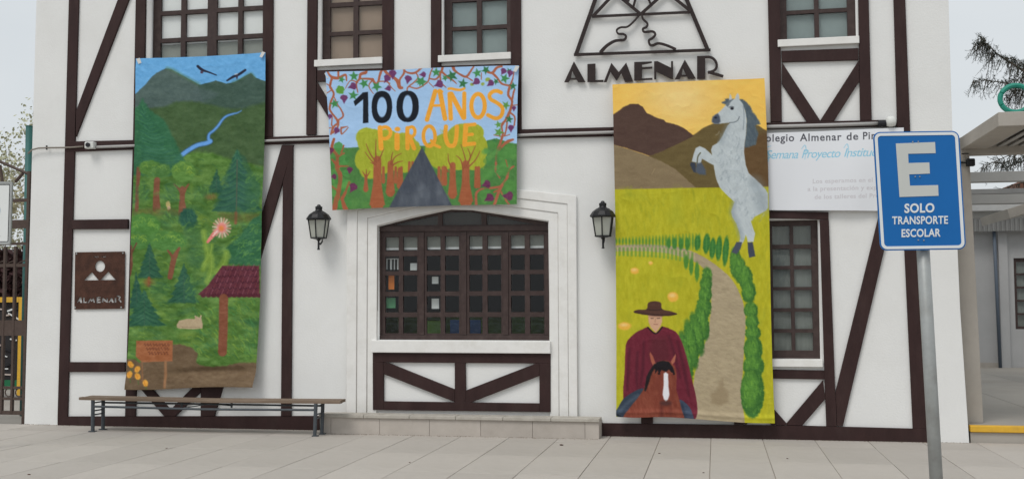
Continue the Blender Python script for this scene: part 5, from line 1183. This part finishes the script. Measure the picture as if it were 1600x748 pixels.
# ------------------------------------------------------------------ iron gate at the left
GY = D+.12
gt = thing('iron_gate', 'brown wrought iron gate with vertical bars left of the building', 'gate', (at(0, 640, GY)[0], GY, 0))
def gp(px, py): x, z = at(px, py, GY); return (x, z)
gx1 = gp(38.5, 400)[0]; GX0 = gx1-2.4
def gbar(xa, xb, za, zb, name='bar', th=.022): fin(name, B(xa, xb, GY-th, GY+th, za, zb), GATEM, gt)
px1 = gp(42.3, 500)[0]
gbar(px1-.036, px1+.004, -.03, gp(38, 268)[1], 'post', .02)
px0 = px1-2.5; gbar(px0-.03, px0+.03, -.03, 3.2, 'post', .03)
barx = [gp(21.5, 520)[0], gp(5.5, 520)[0]]; step_ = barx[0]-barx[1]
bars = [barx[0]-step_*k for k in range(18)]
for x in bars:
    if x > px0: gbar(x-.016, x+.016, gp(20, 645)[1], gp(20, 385)[1])
for (ya_, yb_, nm) in ((641, 647, 'bottom_rail'), (620, 624, 'rail'), (603, 607, 'rail'), (500, 524, 'lock_band'), (412, 417, 'rail'), (379, 383, 'rail'), (344, 357, 'wide_band'), (311, 316, 'rail')):
    gbar(px0, px1-.037, gp(10, yb_)[1], gp(10, ya_)[1], nm, .016 if nm != 'wide_band' else .02)
# ring ornaments between the two low rails
for k in range(9):
    x = (gp(30, 610)[0])-step_*k
    if x < px0: break
    r = .055; zc = gp(20, 612.5)[1]; bm = bmesh.new()
    tube(bm, [(x+r*math.cos(t*math.pi/8), GY, zc+r*math.sin(t*math.pi/8)) for t in range(17)], .009, 6, cap=False); fin('ring', bm, GATEM, gt)
for k in range(9):
    x = gp(30, 610)[0]-step_*k
    if x < px0: break
    r = .06; zc = gp(20, 405)[1]; bm = bmesh.new()
    tube(bm, [(x-r+2*r*math.sin(t*math.pi/16)**2*1.0, GY, zc-r+2*r*(t/8)*.5+(.0)) for t in range(9)], .009, 6); fin('scroll', bm, GATEM, gt)
def strut(a, b, w_=.028, nm='brace'):
    fin(nm, tube(bmesh.new(), [(gp(*a)[0], GY, gp(*a)[1]), (gp(*b)[0], GY, gp(*b)[1])], w_, 8), GATEM, gt)
strut((-70, 222), (47, 273), .02, 'sloping_top_rail'); strut((36, 271), (24, 284), .022); strut((0, 258), (4, 284), .02, 'brace')

# green post behind the gate
GPY = 14.3
a, b = at(45.5, 198, GPY), at(36, 622, GPY)
gpo = thing('green_post', 'tall teal green steel post between the gate and the white wall', 'post', (b[0], GPY, 0))
sl = (a[0]-b[0])/(a[1]-b[1])*.55
x0_ = at(46, 198, GPY)[0]; xb_ = at(37.5, 600, GPY)[0]
fin('shaft', tube(bmesh.new(), [(xb_, GPY, -.05), (x0_, GPY, a[1])], .052, 18), GREENP, gpo, smooth=True)
fin('cap', tube(bmesh.new(), [(x0_, GPY, a[1]-.002), (x0_, GPY, a[1]+.012)], .055, 18), GREENP, gpo)

# yellow framed metalwork panel behind the gate
FY = 16.5
yp = thing('yellow_frame_panel', 'yellow framed screen filled with black and white scribbled slats behind gate', 'panel', (at(-10, 620, FY)[0], FY, 0))
fx1 = at(36, 540, FY)[0]; fz1 = at(20, 464, FY)[1]; fx0 = fx1-2.2; fz0 = at(20, 608, FY)[1]
wt = .075
for q in ((fx1-wt, fx1, fz0-.1, fz1), (fx0, fx0+wt, fz0-.1, fz1)): fin('frame_post', B(q[0], q[1], FY-.04, FY+.04, q[2], q[3], bev=.004), YELL, yp)
fin('frame_rail', B(fx0+wt+.002, fx1-wt-.002, FY-.04, FY+.04, fz1-.09, fz1, bev=.004), YELL, yp)
fin('backing_board', B(fx0+wt, fx1-wt, FY+.03, FY+.04, fz0, fz1-.09), mat('dark_backing', (.03, .028, .03), .8), yp)
fin('green_skirting', B(fx0+wt, fx1-wt, FY-.005, FY+.028, fz0, fz0+.16), mat('green_paint', (.02, .16, .07), .6), yp)
fin('shelf_strip', B(fx0+wt, fx1-wt, FY-.01, FY+.028, at(20, 503, FY)[1]-.02, at(20, 503, FY)[1]+.02), YELL, yp)
rn = random.Random(5); PINK = mat('pale_pink_paint', (.5, .42, .38), .8)
for i in range(72):
    x = rn.uniform(fx0+wt+.1, fx1-wt-.1); z = rn.uniform(fz0+.22, fz1-.18); a_ = rn.uniform(-1.2, 1.3); l_ = rn.uniform(.1, .24)
    w_ = rn.uniform(.014, .03)
    P_ = [(x-math.cos(a_)*l_/2, z-math.sin(a_)*l_/2), (x+math.cos(a_)*l_/2, z+math.sin(a_)*l_/2)]
    P_ = [(min(max(u, fx0+wt), fx1-wt), v) for u, v in P_]
    fin('painted_slat', prism(ribbon(P_, w_), FY+.012-.0002*i, FY+.029, 0), [PAPER, PINK, PAPER, BPLAST][i % 4], yp)

# ------------------------------------------------------------------ vegetation
PBARK = mat('pale_lichen_bark', (.30, .27, .21), .9, .3, 6)
def leaves(bm, pts, size, rng, drop=0):
    for p in pts:
        s_ = size*rng.uniform(.6, 1.4); d = Vector((rng.gauss(0, 1), rng.gauss(0, 1), rng.gauss(0, 1)-drop)).normalized()
        u = d.orthogonal().normalized(); p = Vector(p)
        bm.faces.new([bm.verts.new(p), bm.verts.new(p+d*s_*.5+u*s_*.28), bm.verts.new(p+d*s_), bm.verts.new(p+d*s_*.5-u*s_*.28)])
def tree(name, label, cat, loc, h, spread, nb, lm, seed, lsize, lper, trunk_h=.3, group=None, bark=None):
    rng = random.Random(seed); t = thing(name, label, cat, loc, group); br = bmesh.new(); lf = bmesh.new()
    def grow(p, d, L_, r, lv):
        n = 4; pts = [p]; rr = [r]
        for i in range(n):
            d = (d+Vector((rng.gauss(0, .13), rng.gauss(0, .13), rng.gauss(0, .08)+.03))).normalized(); pts.append(pts[-1]+d*L_/n); rr.append(r*(1-.6*(i+1)/n))
        tube(br, pts, rr, 5 if lv else 8)
        if lv < 3:
            for k in range(nb if lv else nb+2):
                j = rng.randint(1 if lv else 2, n); a = rng.uniform(0, 6.28); up = rng.uniform(.2, .9)
                nd = (d*.5+Vector((math.cos(a)*spread, math.sin(a)*spread, up))).normalized(); grow(pts[j], nd, L_*rng.uniform(.45, .7), rr[j]*.6, lv+1)
        if lv >= 2:
            q = []
            for k in range(lper):
                i = rng.randint(0, n-1); f = rng.random(); b0 = pts[i].lerp(pts[i+1], f); q.append(b0+Vector((rng.gauss(0, .12), rng.gauss(0, .12), rng.gauss(0, .12)))*h/5)
            leaves(lf, q, lsize, rng)
    grow(Vector((0, 0, -.1)), Vector((0, 0, 1)), h*.5, h*.022, 0)
    fin('trunk', br, bark or BARK, t, local=True); fin('crown', lf, lm, t, local=True)
    return t
x, z = at(-12, 300, 26); tree('blossom_tree', 'sparse pale yellow-green tree behind the gate, nearest the white wall', 'tree', (x, 26, -.06), 6.0, .9, 4, LEAFY, 11, .11, 34, bark=PBARK)
x, z = at(-40, 300, 34); tree('blossom_tree', 'pale blossoming bare-branched tree further behind the gate at left edge', 'tree', (x, 34, -.06), 9.5, .8, 4, LEAFB, 23, .13, 30, bark=PBARK)
# dark hedge behind yellow panel
hb = bmesh.new(); rng = random.Random(3)
x0_, x1_ = at(-160, 430, 19)[0], at(50, 430, 19)[0]; zt_ = at(20, 398, 19)[1]
pts = []
for i in range(9000):
    x = rng.uniform(x0_, x1_); pts.append((x, 19+rng.uniform(-.35, .5), rng.uniform(.1, 1)**.8*(zt_+.16*mnoise.noise(Vector((x*2, 0, 0)))+.05)))
hx = x0_; ho = thing('purple_leaf_hedge', 'dark purple leaved hedge behind the yellow framed screen', 'hedge', ((x0_+x1_)/2, 19, 0))
leaves(hb, pts, .15, rng); fin('foliage', hb, HEDGE, ho)
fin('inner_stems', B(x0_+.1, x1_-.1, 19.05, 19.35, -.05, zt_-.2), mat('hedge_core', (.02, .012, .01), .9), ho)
# far tree line, both sides
def clump(name, label, px0_, px1_, Y, ytop, m_, seed, size=.5):
    rng = random.Random(seed); xa_, xb_ = at(px0_, 400, Y)[0], at(px1_, 400, Y)[0]; zt = at((px0_+px1_)/2, ytop, Y)[1]
    bm = bmesh.new(); pts = []
    for i in range(5000):
        u = rng.random(); x = xa_+(xb_-xa_)*u; hh = zt*(.65+.35*mnoise.noise(Vector((x*.35, seed, 0)))+.25*math.sin(u*math.pi))
        pts.append((x, Y+rng.gauss(0, 1.2), hh*rng.random()**.6))
    leaves(bm, pts, size, rng); o = fin(name, bm, m_); tag(o, label, 'shrubbery'); o['kind'] = 'stuff'
clump('far_shrubbery', 'pale green shrubbery far behind the gate', -260, 60, 48, 392, LEAFY, 5, .45)

# conifer at the right: trunk off frame, long drooping boughs reaching in
ct = thing('drooping_conifer', 'dark drooping conifer reaching in above the porch at right edge', 'tree', (at(1760, 460, 24)[0], 24, -.06))
CL = wloc(ct); br = bmesh.new(); lf = bmesh.new(); rng = random.Random(9)
tube(br, [(0, 0, 0), (.05, 0, 4), (0, 0.05, 8), (0, 0, 12)], [.26, .2, .12, .03], 10)
def bough(pxs, r0):
    pts = [Vector((at(a, b, 24+c)[0]-CL.x, c, at(a, b, 24+c)[1]-CL.z)) for a, b, c in pxs]; n = len(pts)
    pts = [Vector(p) for p in smooth([tuple(p) for p in pts], 6)]
    tube(br, pts, [.5*r0*(1-.9*i/(len(pts)-1)) for i in range(len(pts))], 6)
    m_ = len(pts)
    for i in range(2, m_):
        f = i/m_
        for k in range(4):
            p = pts[i]+Vector((rng.gauss(0, .03), rng.gauss(0, .05), 0)); L_ = rng.uniform(.2, .62)*(1.15-f*.6)
            d = Vector((rng.gauss(-.25, .35), rng.gauss(0, .4), -rng.uniform(.5, 1.3))).normalized()
            if rng.random() < .3: d.z *= -.5
            q = [p, p+d*L_*.5+Vector((0, 0, -.02)), p+d*L_+Vector((0, 0, -.05))]
            tube(br, q, [.007, .003, .002], 4, cap=False)
            for j in range(9):
                t = rng.random(); s_ = q[0].lerp(q[2], t); nd = (d*.7+Vector((rng.gauss(0, .7), rng.gauss(0, .7), rng.gauss(0, .6)))).normalized(); l2 = rng.uniform(.03, .075)
                u = nd.orthogonal().normalized()*.007
                lf.faces.new([lf.verts.new(s_-u), lf.verts.new(s_+u), lf.verts.new(s_+nd*l2+u*.3), lf.verts.new(s_+nd*l2-u*.3)])
bough([(1760, 140, 0), (1680, 138, 0), (1620, 122, -.3), (1585, 102, -.4), (1560, 86, -.5), (1540, 68, -.6), (1524, 72, -.6)], .07)
bough([(1760, 150, .2), (1680, 150, .1), (1610, 140, -.2), (1570, 130, -.3), (1540, 126, -.4), (1522, 126, -.4)], .06)
bough([(1700, 130, 0), (1650, 118, .2), (1615, 108, .1), (1590, 96, 0), (1574, 90, 0)], .03)
bough([(1700, 150, 0), (1650, 138, .3), (1618, 128, .3), (1592, 124, .2), (1572, 128, .2)], .03)
bough([(1700, 165, 0), (1650, 150, .5), (1620, 146, .5), (1598, 142, .4), (1584, 140, .4)], .03)
bough([(1700, 240, 0), (1650, 232, .5), (1620, 240, .5), (1588, 248, .4), (1560, 256, .4)], .03)
bough([(1680, 138, 0), (1640, 110, .3), (1610, 104, .3), (1578, 96, .3)], .05)
bough([(1760, 170, .4), (1690, 160, .4), (1640, 158, .2), (1595, 150, .1), (1572, 152, 0)], .05)
bough([(1760, 220, .4), (1690, 215, .4), (1640, 225, .2), (1595, 236, .1), (1560, 250, 0), (1535, 262, 0)], .06)
bough([(1760, 250, .8), (1690, 235, .8), (1640, 240, .6), (1600, 252, .5), (1570, 262, .4)], .06)
bough([(1760, 290, .8), (1690, 282, .8), (1640, 280, .6), (1600, 285, .5), (1565, 296, .4)], .05)
bough([(1556, 92, -.5), (1546, 80, -.5), (1537, 66, -.6), (1532, 60, -.6)], .012)
for k in range(26):     # more boughs round the trunk, out of frame
    a = k*2.4; z = 3+k*.33; L_ = 3.2*(1-k/34)
    p0 = Vector((0, 0, z)); p1 = Vector((math.cos(a)*L_, math.sin(a)*L_, z-.3))
    if p1.x < -.9: continue
    tube(br, [p0, p0.lerp(p1, .5)+Vector((0, 0, .2)), p1], [.06, .03, .01], 5)
    for i in range(90):
        s_ = p0.lerp(p1, rng.uniform(.15, 1))+Vector((rng.gauss(0, .15), rng.gauss(0, .15), -rng.random()*.5)); nd = Vector((rng.gauss(0, .5), rng.gauss(0, .5), -1)).normalized(); u = nd.orthogonal().normalized()*.05
        lf.faces.new([lf.verts.new(s_-u), lf.verts.new(s_+u), lf.verts.new(s_+nd*.3)])
fin('trunk', br, BARK, ct, local=True); fin('needles', lf, LEAFD, ct, local=True)

# ------------------------------------------------------------------ porch at the right
PZ = .19; PY0 = D+.02
po = thing('open_porch', 'taupe concrete porch with columns, slatted canopy and yellow edged step', 'porch', (4.2, 16, 0))
fin('platform', B(2.82, 13, PY0+.05, 24.7, -.03, PZ-.012), mat('porch_floor_cement', (.30, .285, .255), .75, .1, 1.2, .1, 40, dirt=(.2, .18, .15, 1), dscale=.8, damt=.5), po)
for i in range(5):
    for j in range(8):
        xa_ = 2.825+j*1.17; ya_ = PY0+.10+i*2.24
        fin('floor_panel', B(xa_+.004, xa_+1.166, ya_+.004, ya_+2.236, PZ-.011, PZ, bev=.003), GROUND, po)
fin('step_riser', B(2.815, 11, PY0+.02, PY0+.049, -.03, at(1560, 676, PY0)[1]), CONC, po)
fin('yellow_edge', B(2.81, 11, PY0-.008, PY0+.095, at(1560, 675.5, PY0)[1]+.001, PZ+.003, bev=.01), YELL, po)
def col_(px, pyb, Y, wpx, name='column', z1=None, x0_=None):
    x, _ = at(px, pyb, Y); w_ = wpx*Y/FPX
    fin(name, B(x-w_/2, x+w_/2, Y-.12, Y+.12, PZ, z1, bev=.008), CONC, po)
CY = PY0+.42
xc0, xc1 = at(1503, 500, CY-.12)[0], at(1529.5, 500, CY-.12)[0]
zt1 = at(1520, 240, CY)[1]
bm = prism([(xc0-.02, PZ), (at(1536.5, 650, CY-.12)[0], PZ), (at(1515, 250, CY-.12)[0], zt1), (xc0-.06, zt1)], CY-.12, CY+.14, .008); fin('column', bm, CONC, po)
# canopy: a flat slatted slab that projects in front of the facade
YR = CY-.12; YFc = YR/1.148
X1 = at(1560, 186, YFc)[0]; zT = at(1580, 174.5, YFc)[1]; zB = at(1580, 197, YFc)[1]; XE = 9.0
fin('canopy_fascia', B(X1, XE, YFc, YFc+.12, zB, zT, bev=.008), CONC, po)
fin('canopy_side', B(X1+.001, X1+.29, YFc+.121, YR-.001, zB+.001, zT-.001, bev=.006), CONC, po)
fin('rear_beam', B(at(1501, 234, YR)[0], XE, YR, YR+.16, at(1550, 240.5, YR)[1], zT, bev=.006), CONC, po)
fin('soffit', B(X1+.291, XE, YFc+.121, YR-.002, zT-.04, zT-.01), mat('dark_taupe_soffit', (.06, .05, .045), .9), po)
xs0 = at(1541, 228, YR)[0]
for k in range(36):
    x = xs0+k*.119
    if x > XE-.1: break
    fin('roof_slat', B(x, x+.058, YFc+.122, YR-.003, zB+.02, zB+.034, bev=.003), CONCL, po)
# cross beams seen through the opening
def cbeam(Y, yt, yb, x0p, mm=CONCL, name='cross_beam', th=.18):
    x = at(x0p, (yt+yb)/2, Y)[0]; fin(name, B(x, x+8, Y, Y+th, at(1560, yb, Y)[1], at(1560, yt, Y)[1], bev=.005), mm, po)
cbeam(17.6, 268, 283.5, 1500); cbeam(19.0, 303.5, 318, 1500); 
cbeam(20.3, 319, 329, 1500, mat('pale_gutter', (.55, .55, .54), .5), 'white_gutter', .1)
cbeam(20.42, 329.3, 340, 1500, CONCL, 'gutter_board', .1)
fin('end_beam', prism(ats([(1574, 327), (1620, 312), (1620, 330), (1600, 334), (1578, 341)], 18.2), 18.2, 20.0, .005), CONC, po)
BW = 24.2
fin('corrugated_fascia', B(at(1490, 350, BW-.3)[0], 12, BW-.28, BW-.24, at(1550, 361, BW-.3)[1], at(1550, 339.5, BW-.3)[1]), SHEET, po)
for k in range(60):
    x = at(1515, 350, BW-.3)[0]+k*.09; fin('corrugation', B(x, x+.04, BW-.305, BW-.281, at(1550, 361, BW-.3)[1], at(1550, 342, BW-.3)[1]), SHEET, po)
wx0 = at(1490, 450, BW)[0]; zt2 = at(1550, 340, BW)[1]
wn = (at(1585, 450, BW)[0], at(1585, 450, BW)[0]+1.2, at(1590, 514, BW)[1], at(1590, 403, BW)[1])
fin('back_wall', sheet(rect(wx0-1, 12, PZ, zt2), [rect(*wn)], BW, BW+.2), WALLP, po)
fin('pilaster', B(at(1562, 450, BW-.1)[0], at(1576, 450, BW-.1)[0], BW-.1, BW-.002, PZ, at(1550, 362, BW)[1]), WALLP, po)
fin('skirting', B(wx0, at(1561, 570, BW)[0], BW-.02, BW-.003, PZ, PZ+.1), CONC, po)
fin('downpipe', tube(bmesh.new(), [(at(1563, 572, BW-.17)[0], BW-.17, PZ), (at(1557, 470, BW-.17)[0]-.01, BW-.17, at(1553, 345, BW-.17)[1])], .035, 12), PIPEB, po, smooth=True)
pw = link('porch_window', None, po); pw.location = Vector((wn[0], BW+.05, wn[2]))-po.location
W_ = wn[1]-wn[0]; H_ = wn[3]-wn[2]; hs = []
for i in range(4):
    for j in range(5):
        hs.append(rect(wn[0]+.06+i*(W_-.1)/4, wn[0]+.02+(i+1)*(W_-.1)/4, wn[2]+.06+j*(H_-.1)/5, wn[2]+.02+(j+1)*(H_-.1)/5))
fin('frame', sheet(rect(*wn), hs, BW+.05, BW+.1), FRAMEM, pw); fin('pane', B(wn[0], wn[1], BW+.07, BW+.075, wn[2], wn[3]), GLASS, pw); fin('curtain', B(wn[0], wn[1], BW+.12, BW+.125, wn[2], wn[3]), BLIND_C, pw)
fin('canopy_roof', B(at(1500, 330, BW-.6)[0], 12, BW-.6, BW+.3, at(1550, 336, BW-.6)[1]+.45, at(1550, 336, BW-.6)[1]+.55), SHEET, po)
# floodlight on the column
fl = thing('floodlight', 'small black floodlight fixed to the top of porch column', 'lamp', (at(1517, 254, CY)[0], CY-.1, at(1517, 254, CY)[1]))
c = at(1516.5, 254, CY-.16); fin('housing', B(c[0]-.05, c[0]+.045, CY-.2, CY-.13, c[1]-.045, c[1]+.045, bev=.014), BLACK, fl)
fin('arm', tube(bmesh.new(), [(c[0]-.05, CY-.16, c[1]), (c[0]-.11, CY-.13, c[1]+.01)], .012, 8), BLACK, fl)
# teal ring on the canopy
rx, rz_ = at(1587, 154.5, YFc+.6); R_ = 21.5*(YFc+.6)/FPX
rg = bmesh.new(); tube(rg, [(rx+R_*math.cos(t*math.pi/24), YFc+.6, rz_+R_*.92*math.sin(t*math.pi/24)) for t in range(49)], .028, 8, cap=False)
o = fin('teal_ring', rg, mat('teal_ring_paint', (.03, .27, .2), .5)); tag(o, 'teal green hoop standing on top of the porch canopy', 'hoop')
# brick-coloured gable seen between beams
gb = fin('distant_roof', prism(ats([(1583, 310), (1594, 283), (1640, 283), (1640, 310)], 30), 30, 34, 0), mat('brown_gable_boards', (.16, .075, .05), .8, .2, 3)); tag(gb, 'brown gable of a roof behind the porch beams', 'roof')

# ------------------------------------------------------------------ inside the big window
def inside(name, bm, m_, label, cat): tag(fin(name, bm, m_), label, cat)
def IP(px, py, Y): return at(px, py, Y)
Y1 = ya+.075
def ibox(name, pxa, pya, pxb, pyb, Y, m_, label, cat, th=.006):
    a_, b_ = at(pxa, pya, Y), at(pxb, pyb, Y); inside(name, B(min(a_[0], b_[0]), max(a_[0], b_[0]), Y, Y+th, min(a_[1], b_[1]), max(a_[1], b_[1])), m_, label, cat)
ibox('paper_sheet', 607, 429, 616, 452, Y1, ORANGE, 'orange sheet seen through the left casement of the arched window', 'poster')
ibox('paper_sheet', 603, 465, 618, 481, Y1, BOARDG, 'green and white sheet low in the left casement of the arched window', 'poster')
ibox('paper_sheet', 675, 432, 685, 443, Y1+.01, PAPER, 'upper white sheet seen in the third pane column of arched window', 'poster')
ibox('paper_sheet', 674.5, 466, 686, 482, Y1+.01, PAPER, 'lower white sheet seen in the third pane column of arched window', 'poster')
ibox('sky_opening_board', 641, 411, 651.5, 422, Y1+.02, PAPER, 'white board standing in for bright sky seen through the second pane column of arched window', 'board')  # added white board in place of a bright opening to the sky
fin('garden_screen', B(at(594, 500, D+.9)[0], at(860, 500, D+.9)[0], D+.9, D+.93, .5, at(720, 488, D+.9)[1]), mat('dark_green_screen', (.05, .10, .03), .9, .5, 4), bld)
gtb = thing('green_table', 'green topped table inside behind the arched window', 'table', (-4.0, D+1.2, .14))
ta, tb_ = at(664, 500, D+.9), at(690, 520, D+.9)
fin('table_top', B(ta[0]-.9, tb_[0]+.05, D+.75, D+1.5, .92, .96), GREENT, gtb)
for (x, y) in ((ta[0]-.85, D+.8), (tb_[0], D+.8), (ta[0]-.85, D+1.45), (tb_[0], D+1.45)): fin('leg', tube(bmesh.new(), [(x, y, .14), (x, y, .92)], .02, 8), BLACK, gtb)
fin('table_skirt', B(at(665, 500, D+.42)[0], at(690, 500, D+.42)[0], D+.42, D+.43, .6, 1.37), GREENT, gtb)
def chair(px, label):
    x = at(px, 510, D+.5)[0]; c = thing('blue_chair', label, 'chair', (x, D+.65, .14), 'blue chairs inside the arched window')
    fin('backrest', B(x-.08, x+.08, D+.48, D+.5, 1.10, 1.38, bev=.008), CHAIRB, c); fin('seat', B(x-.2, x+.2, D+.5, D+.9, .62, .66, bev=.01), CHAIRB, c)
    for sx in (-1, 1):
        for yy in (.52, .88): fin('leg', tube(bmesh.new(), [(x+sx*.17, D+yy, .14), (x+sx*.15, D+yy, .64)], .014, 8), BLACK, c)
chair(713, 'blue chair inside, left one of two in the middle bottom panes'); chair(742, 'blue chair inside, right one of two in the middle bottom panes')
wsl = thing('slatted_blind', 'white upright slats in the top left clear panes of the arched window', 'blind', (at(612, 413, Y1+.02)[0], Y1+.02, at(612, 421, Y1+.02)[1]))
for pa, pb_ in ((603.5, 605), (609.5, 612), (615.5, 616.8), (620.5, 622.5)):
    a_, b_ = at(pa, 405, Y1+.02), at(pb_, 421, Y1+.02); fin('slat', B(a_[0], b_[0], Y1+.02, Y1+.04, b_[1], a_[1]), PAPER, wsl)
fin('head_rail', B(at(602, 405, Y1+.02)[0], at(625, 405, Y1+.02)[0], Y1+.015, Y1+.045, at(612, 405, Y1+.02)[1]+.001, at(612, 403.6, Y1+.02)[1]), PAPER, wsl)

# ------------------------------------------------------------------ small litter on the paving
def pebble(px, py, r, label):
    q = CF+(px-800)/FPX*CR+(374-py)/FPX*CU; t = -EYE/q[2]; x, y = q[0]*t, q[1]*t
    bm = bmesh.new(); bmesh.ops.create_icosphere(bm, subdivisions=2, radius=r)
    for v in bm.verts: v.co = Vector((v.co.x*1.4, v.co.y, v.co.z*.45))*(1+.3*mnoise.noise(v.co*40)); v.co += Vector((x, y, r*.3))
    o = fin('dry_leaf', bm, RUST, smooth=True); tag(o, label, 'leaf')
pebble(877, 695, .017, 'dry brown leaf on paving just right of the step tiles'); pebble(45, 741, .012, 'tiny dark speck on the paving at lower left'); pebble(1030, 708, .01, 'tiny dry leaf on paving below the rider banner'); pebble(1099, 738, .008, 'dark speck on a paving joint near the bottom edge')

# grit and dust gathered where the wall meets the paving
gb_ = bmesh.new(); rng = random.Random(17)
for i in range(2600):
    x = rng.uniform(-9.2, 2.8)
    if -4.85 < x < -1.38: yb0 = SY
    else: yb0 = D-.033 if -8.75 < x < 2.35 else D
    y = yb0-abs(rng.gauss(0, .022))-.002; r = rng.uniform(.002, .006)*(1.5 if 2.0 < x < 2.45 else 1)
    v = [gb_.verts.new((x+r*math.cos(k*2.09+i), y+r*math.sin(k*2.09+i), .0005)) for k in range(3)]; t = gb_.verts.new((x, y, r*.9+.0005))
    for k in range(3): gb_.faces.new((v[k], v[(k+1) % 3], t))
o = fin('base_grit', gb_, mat('brown_grit', (.16, .12, .085), .95, .5, 40)); tag(o, 'brown grit gathered along the foot of the white wall', 'grit'); o['kind'] = 'stuff'
pebble(640, 722, .008, 'tiny brown leaf speck on paving below the arched window'); pebble(1230, 716, .008, 'small dry leaf on paving below the right braces'); pebble(260, 700, .010, 'small dry leaf on paving in front of the bench')
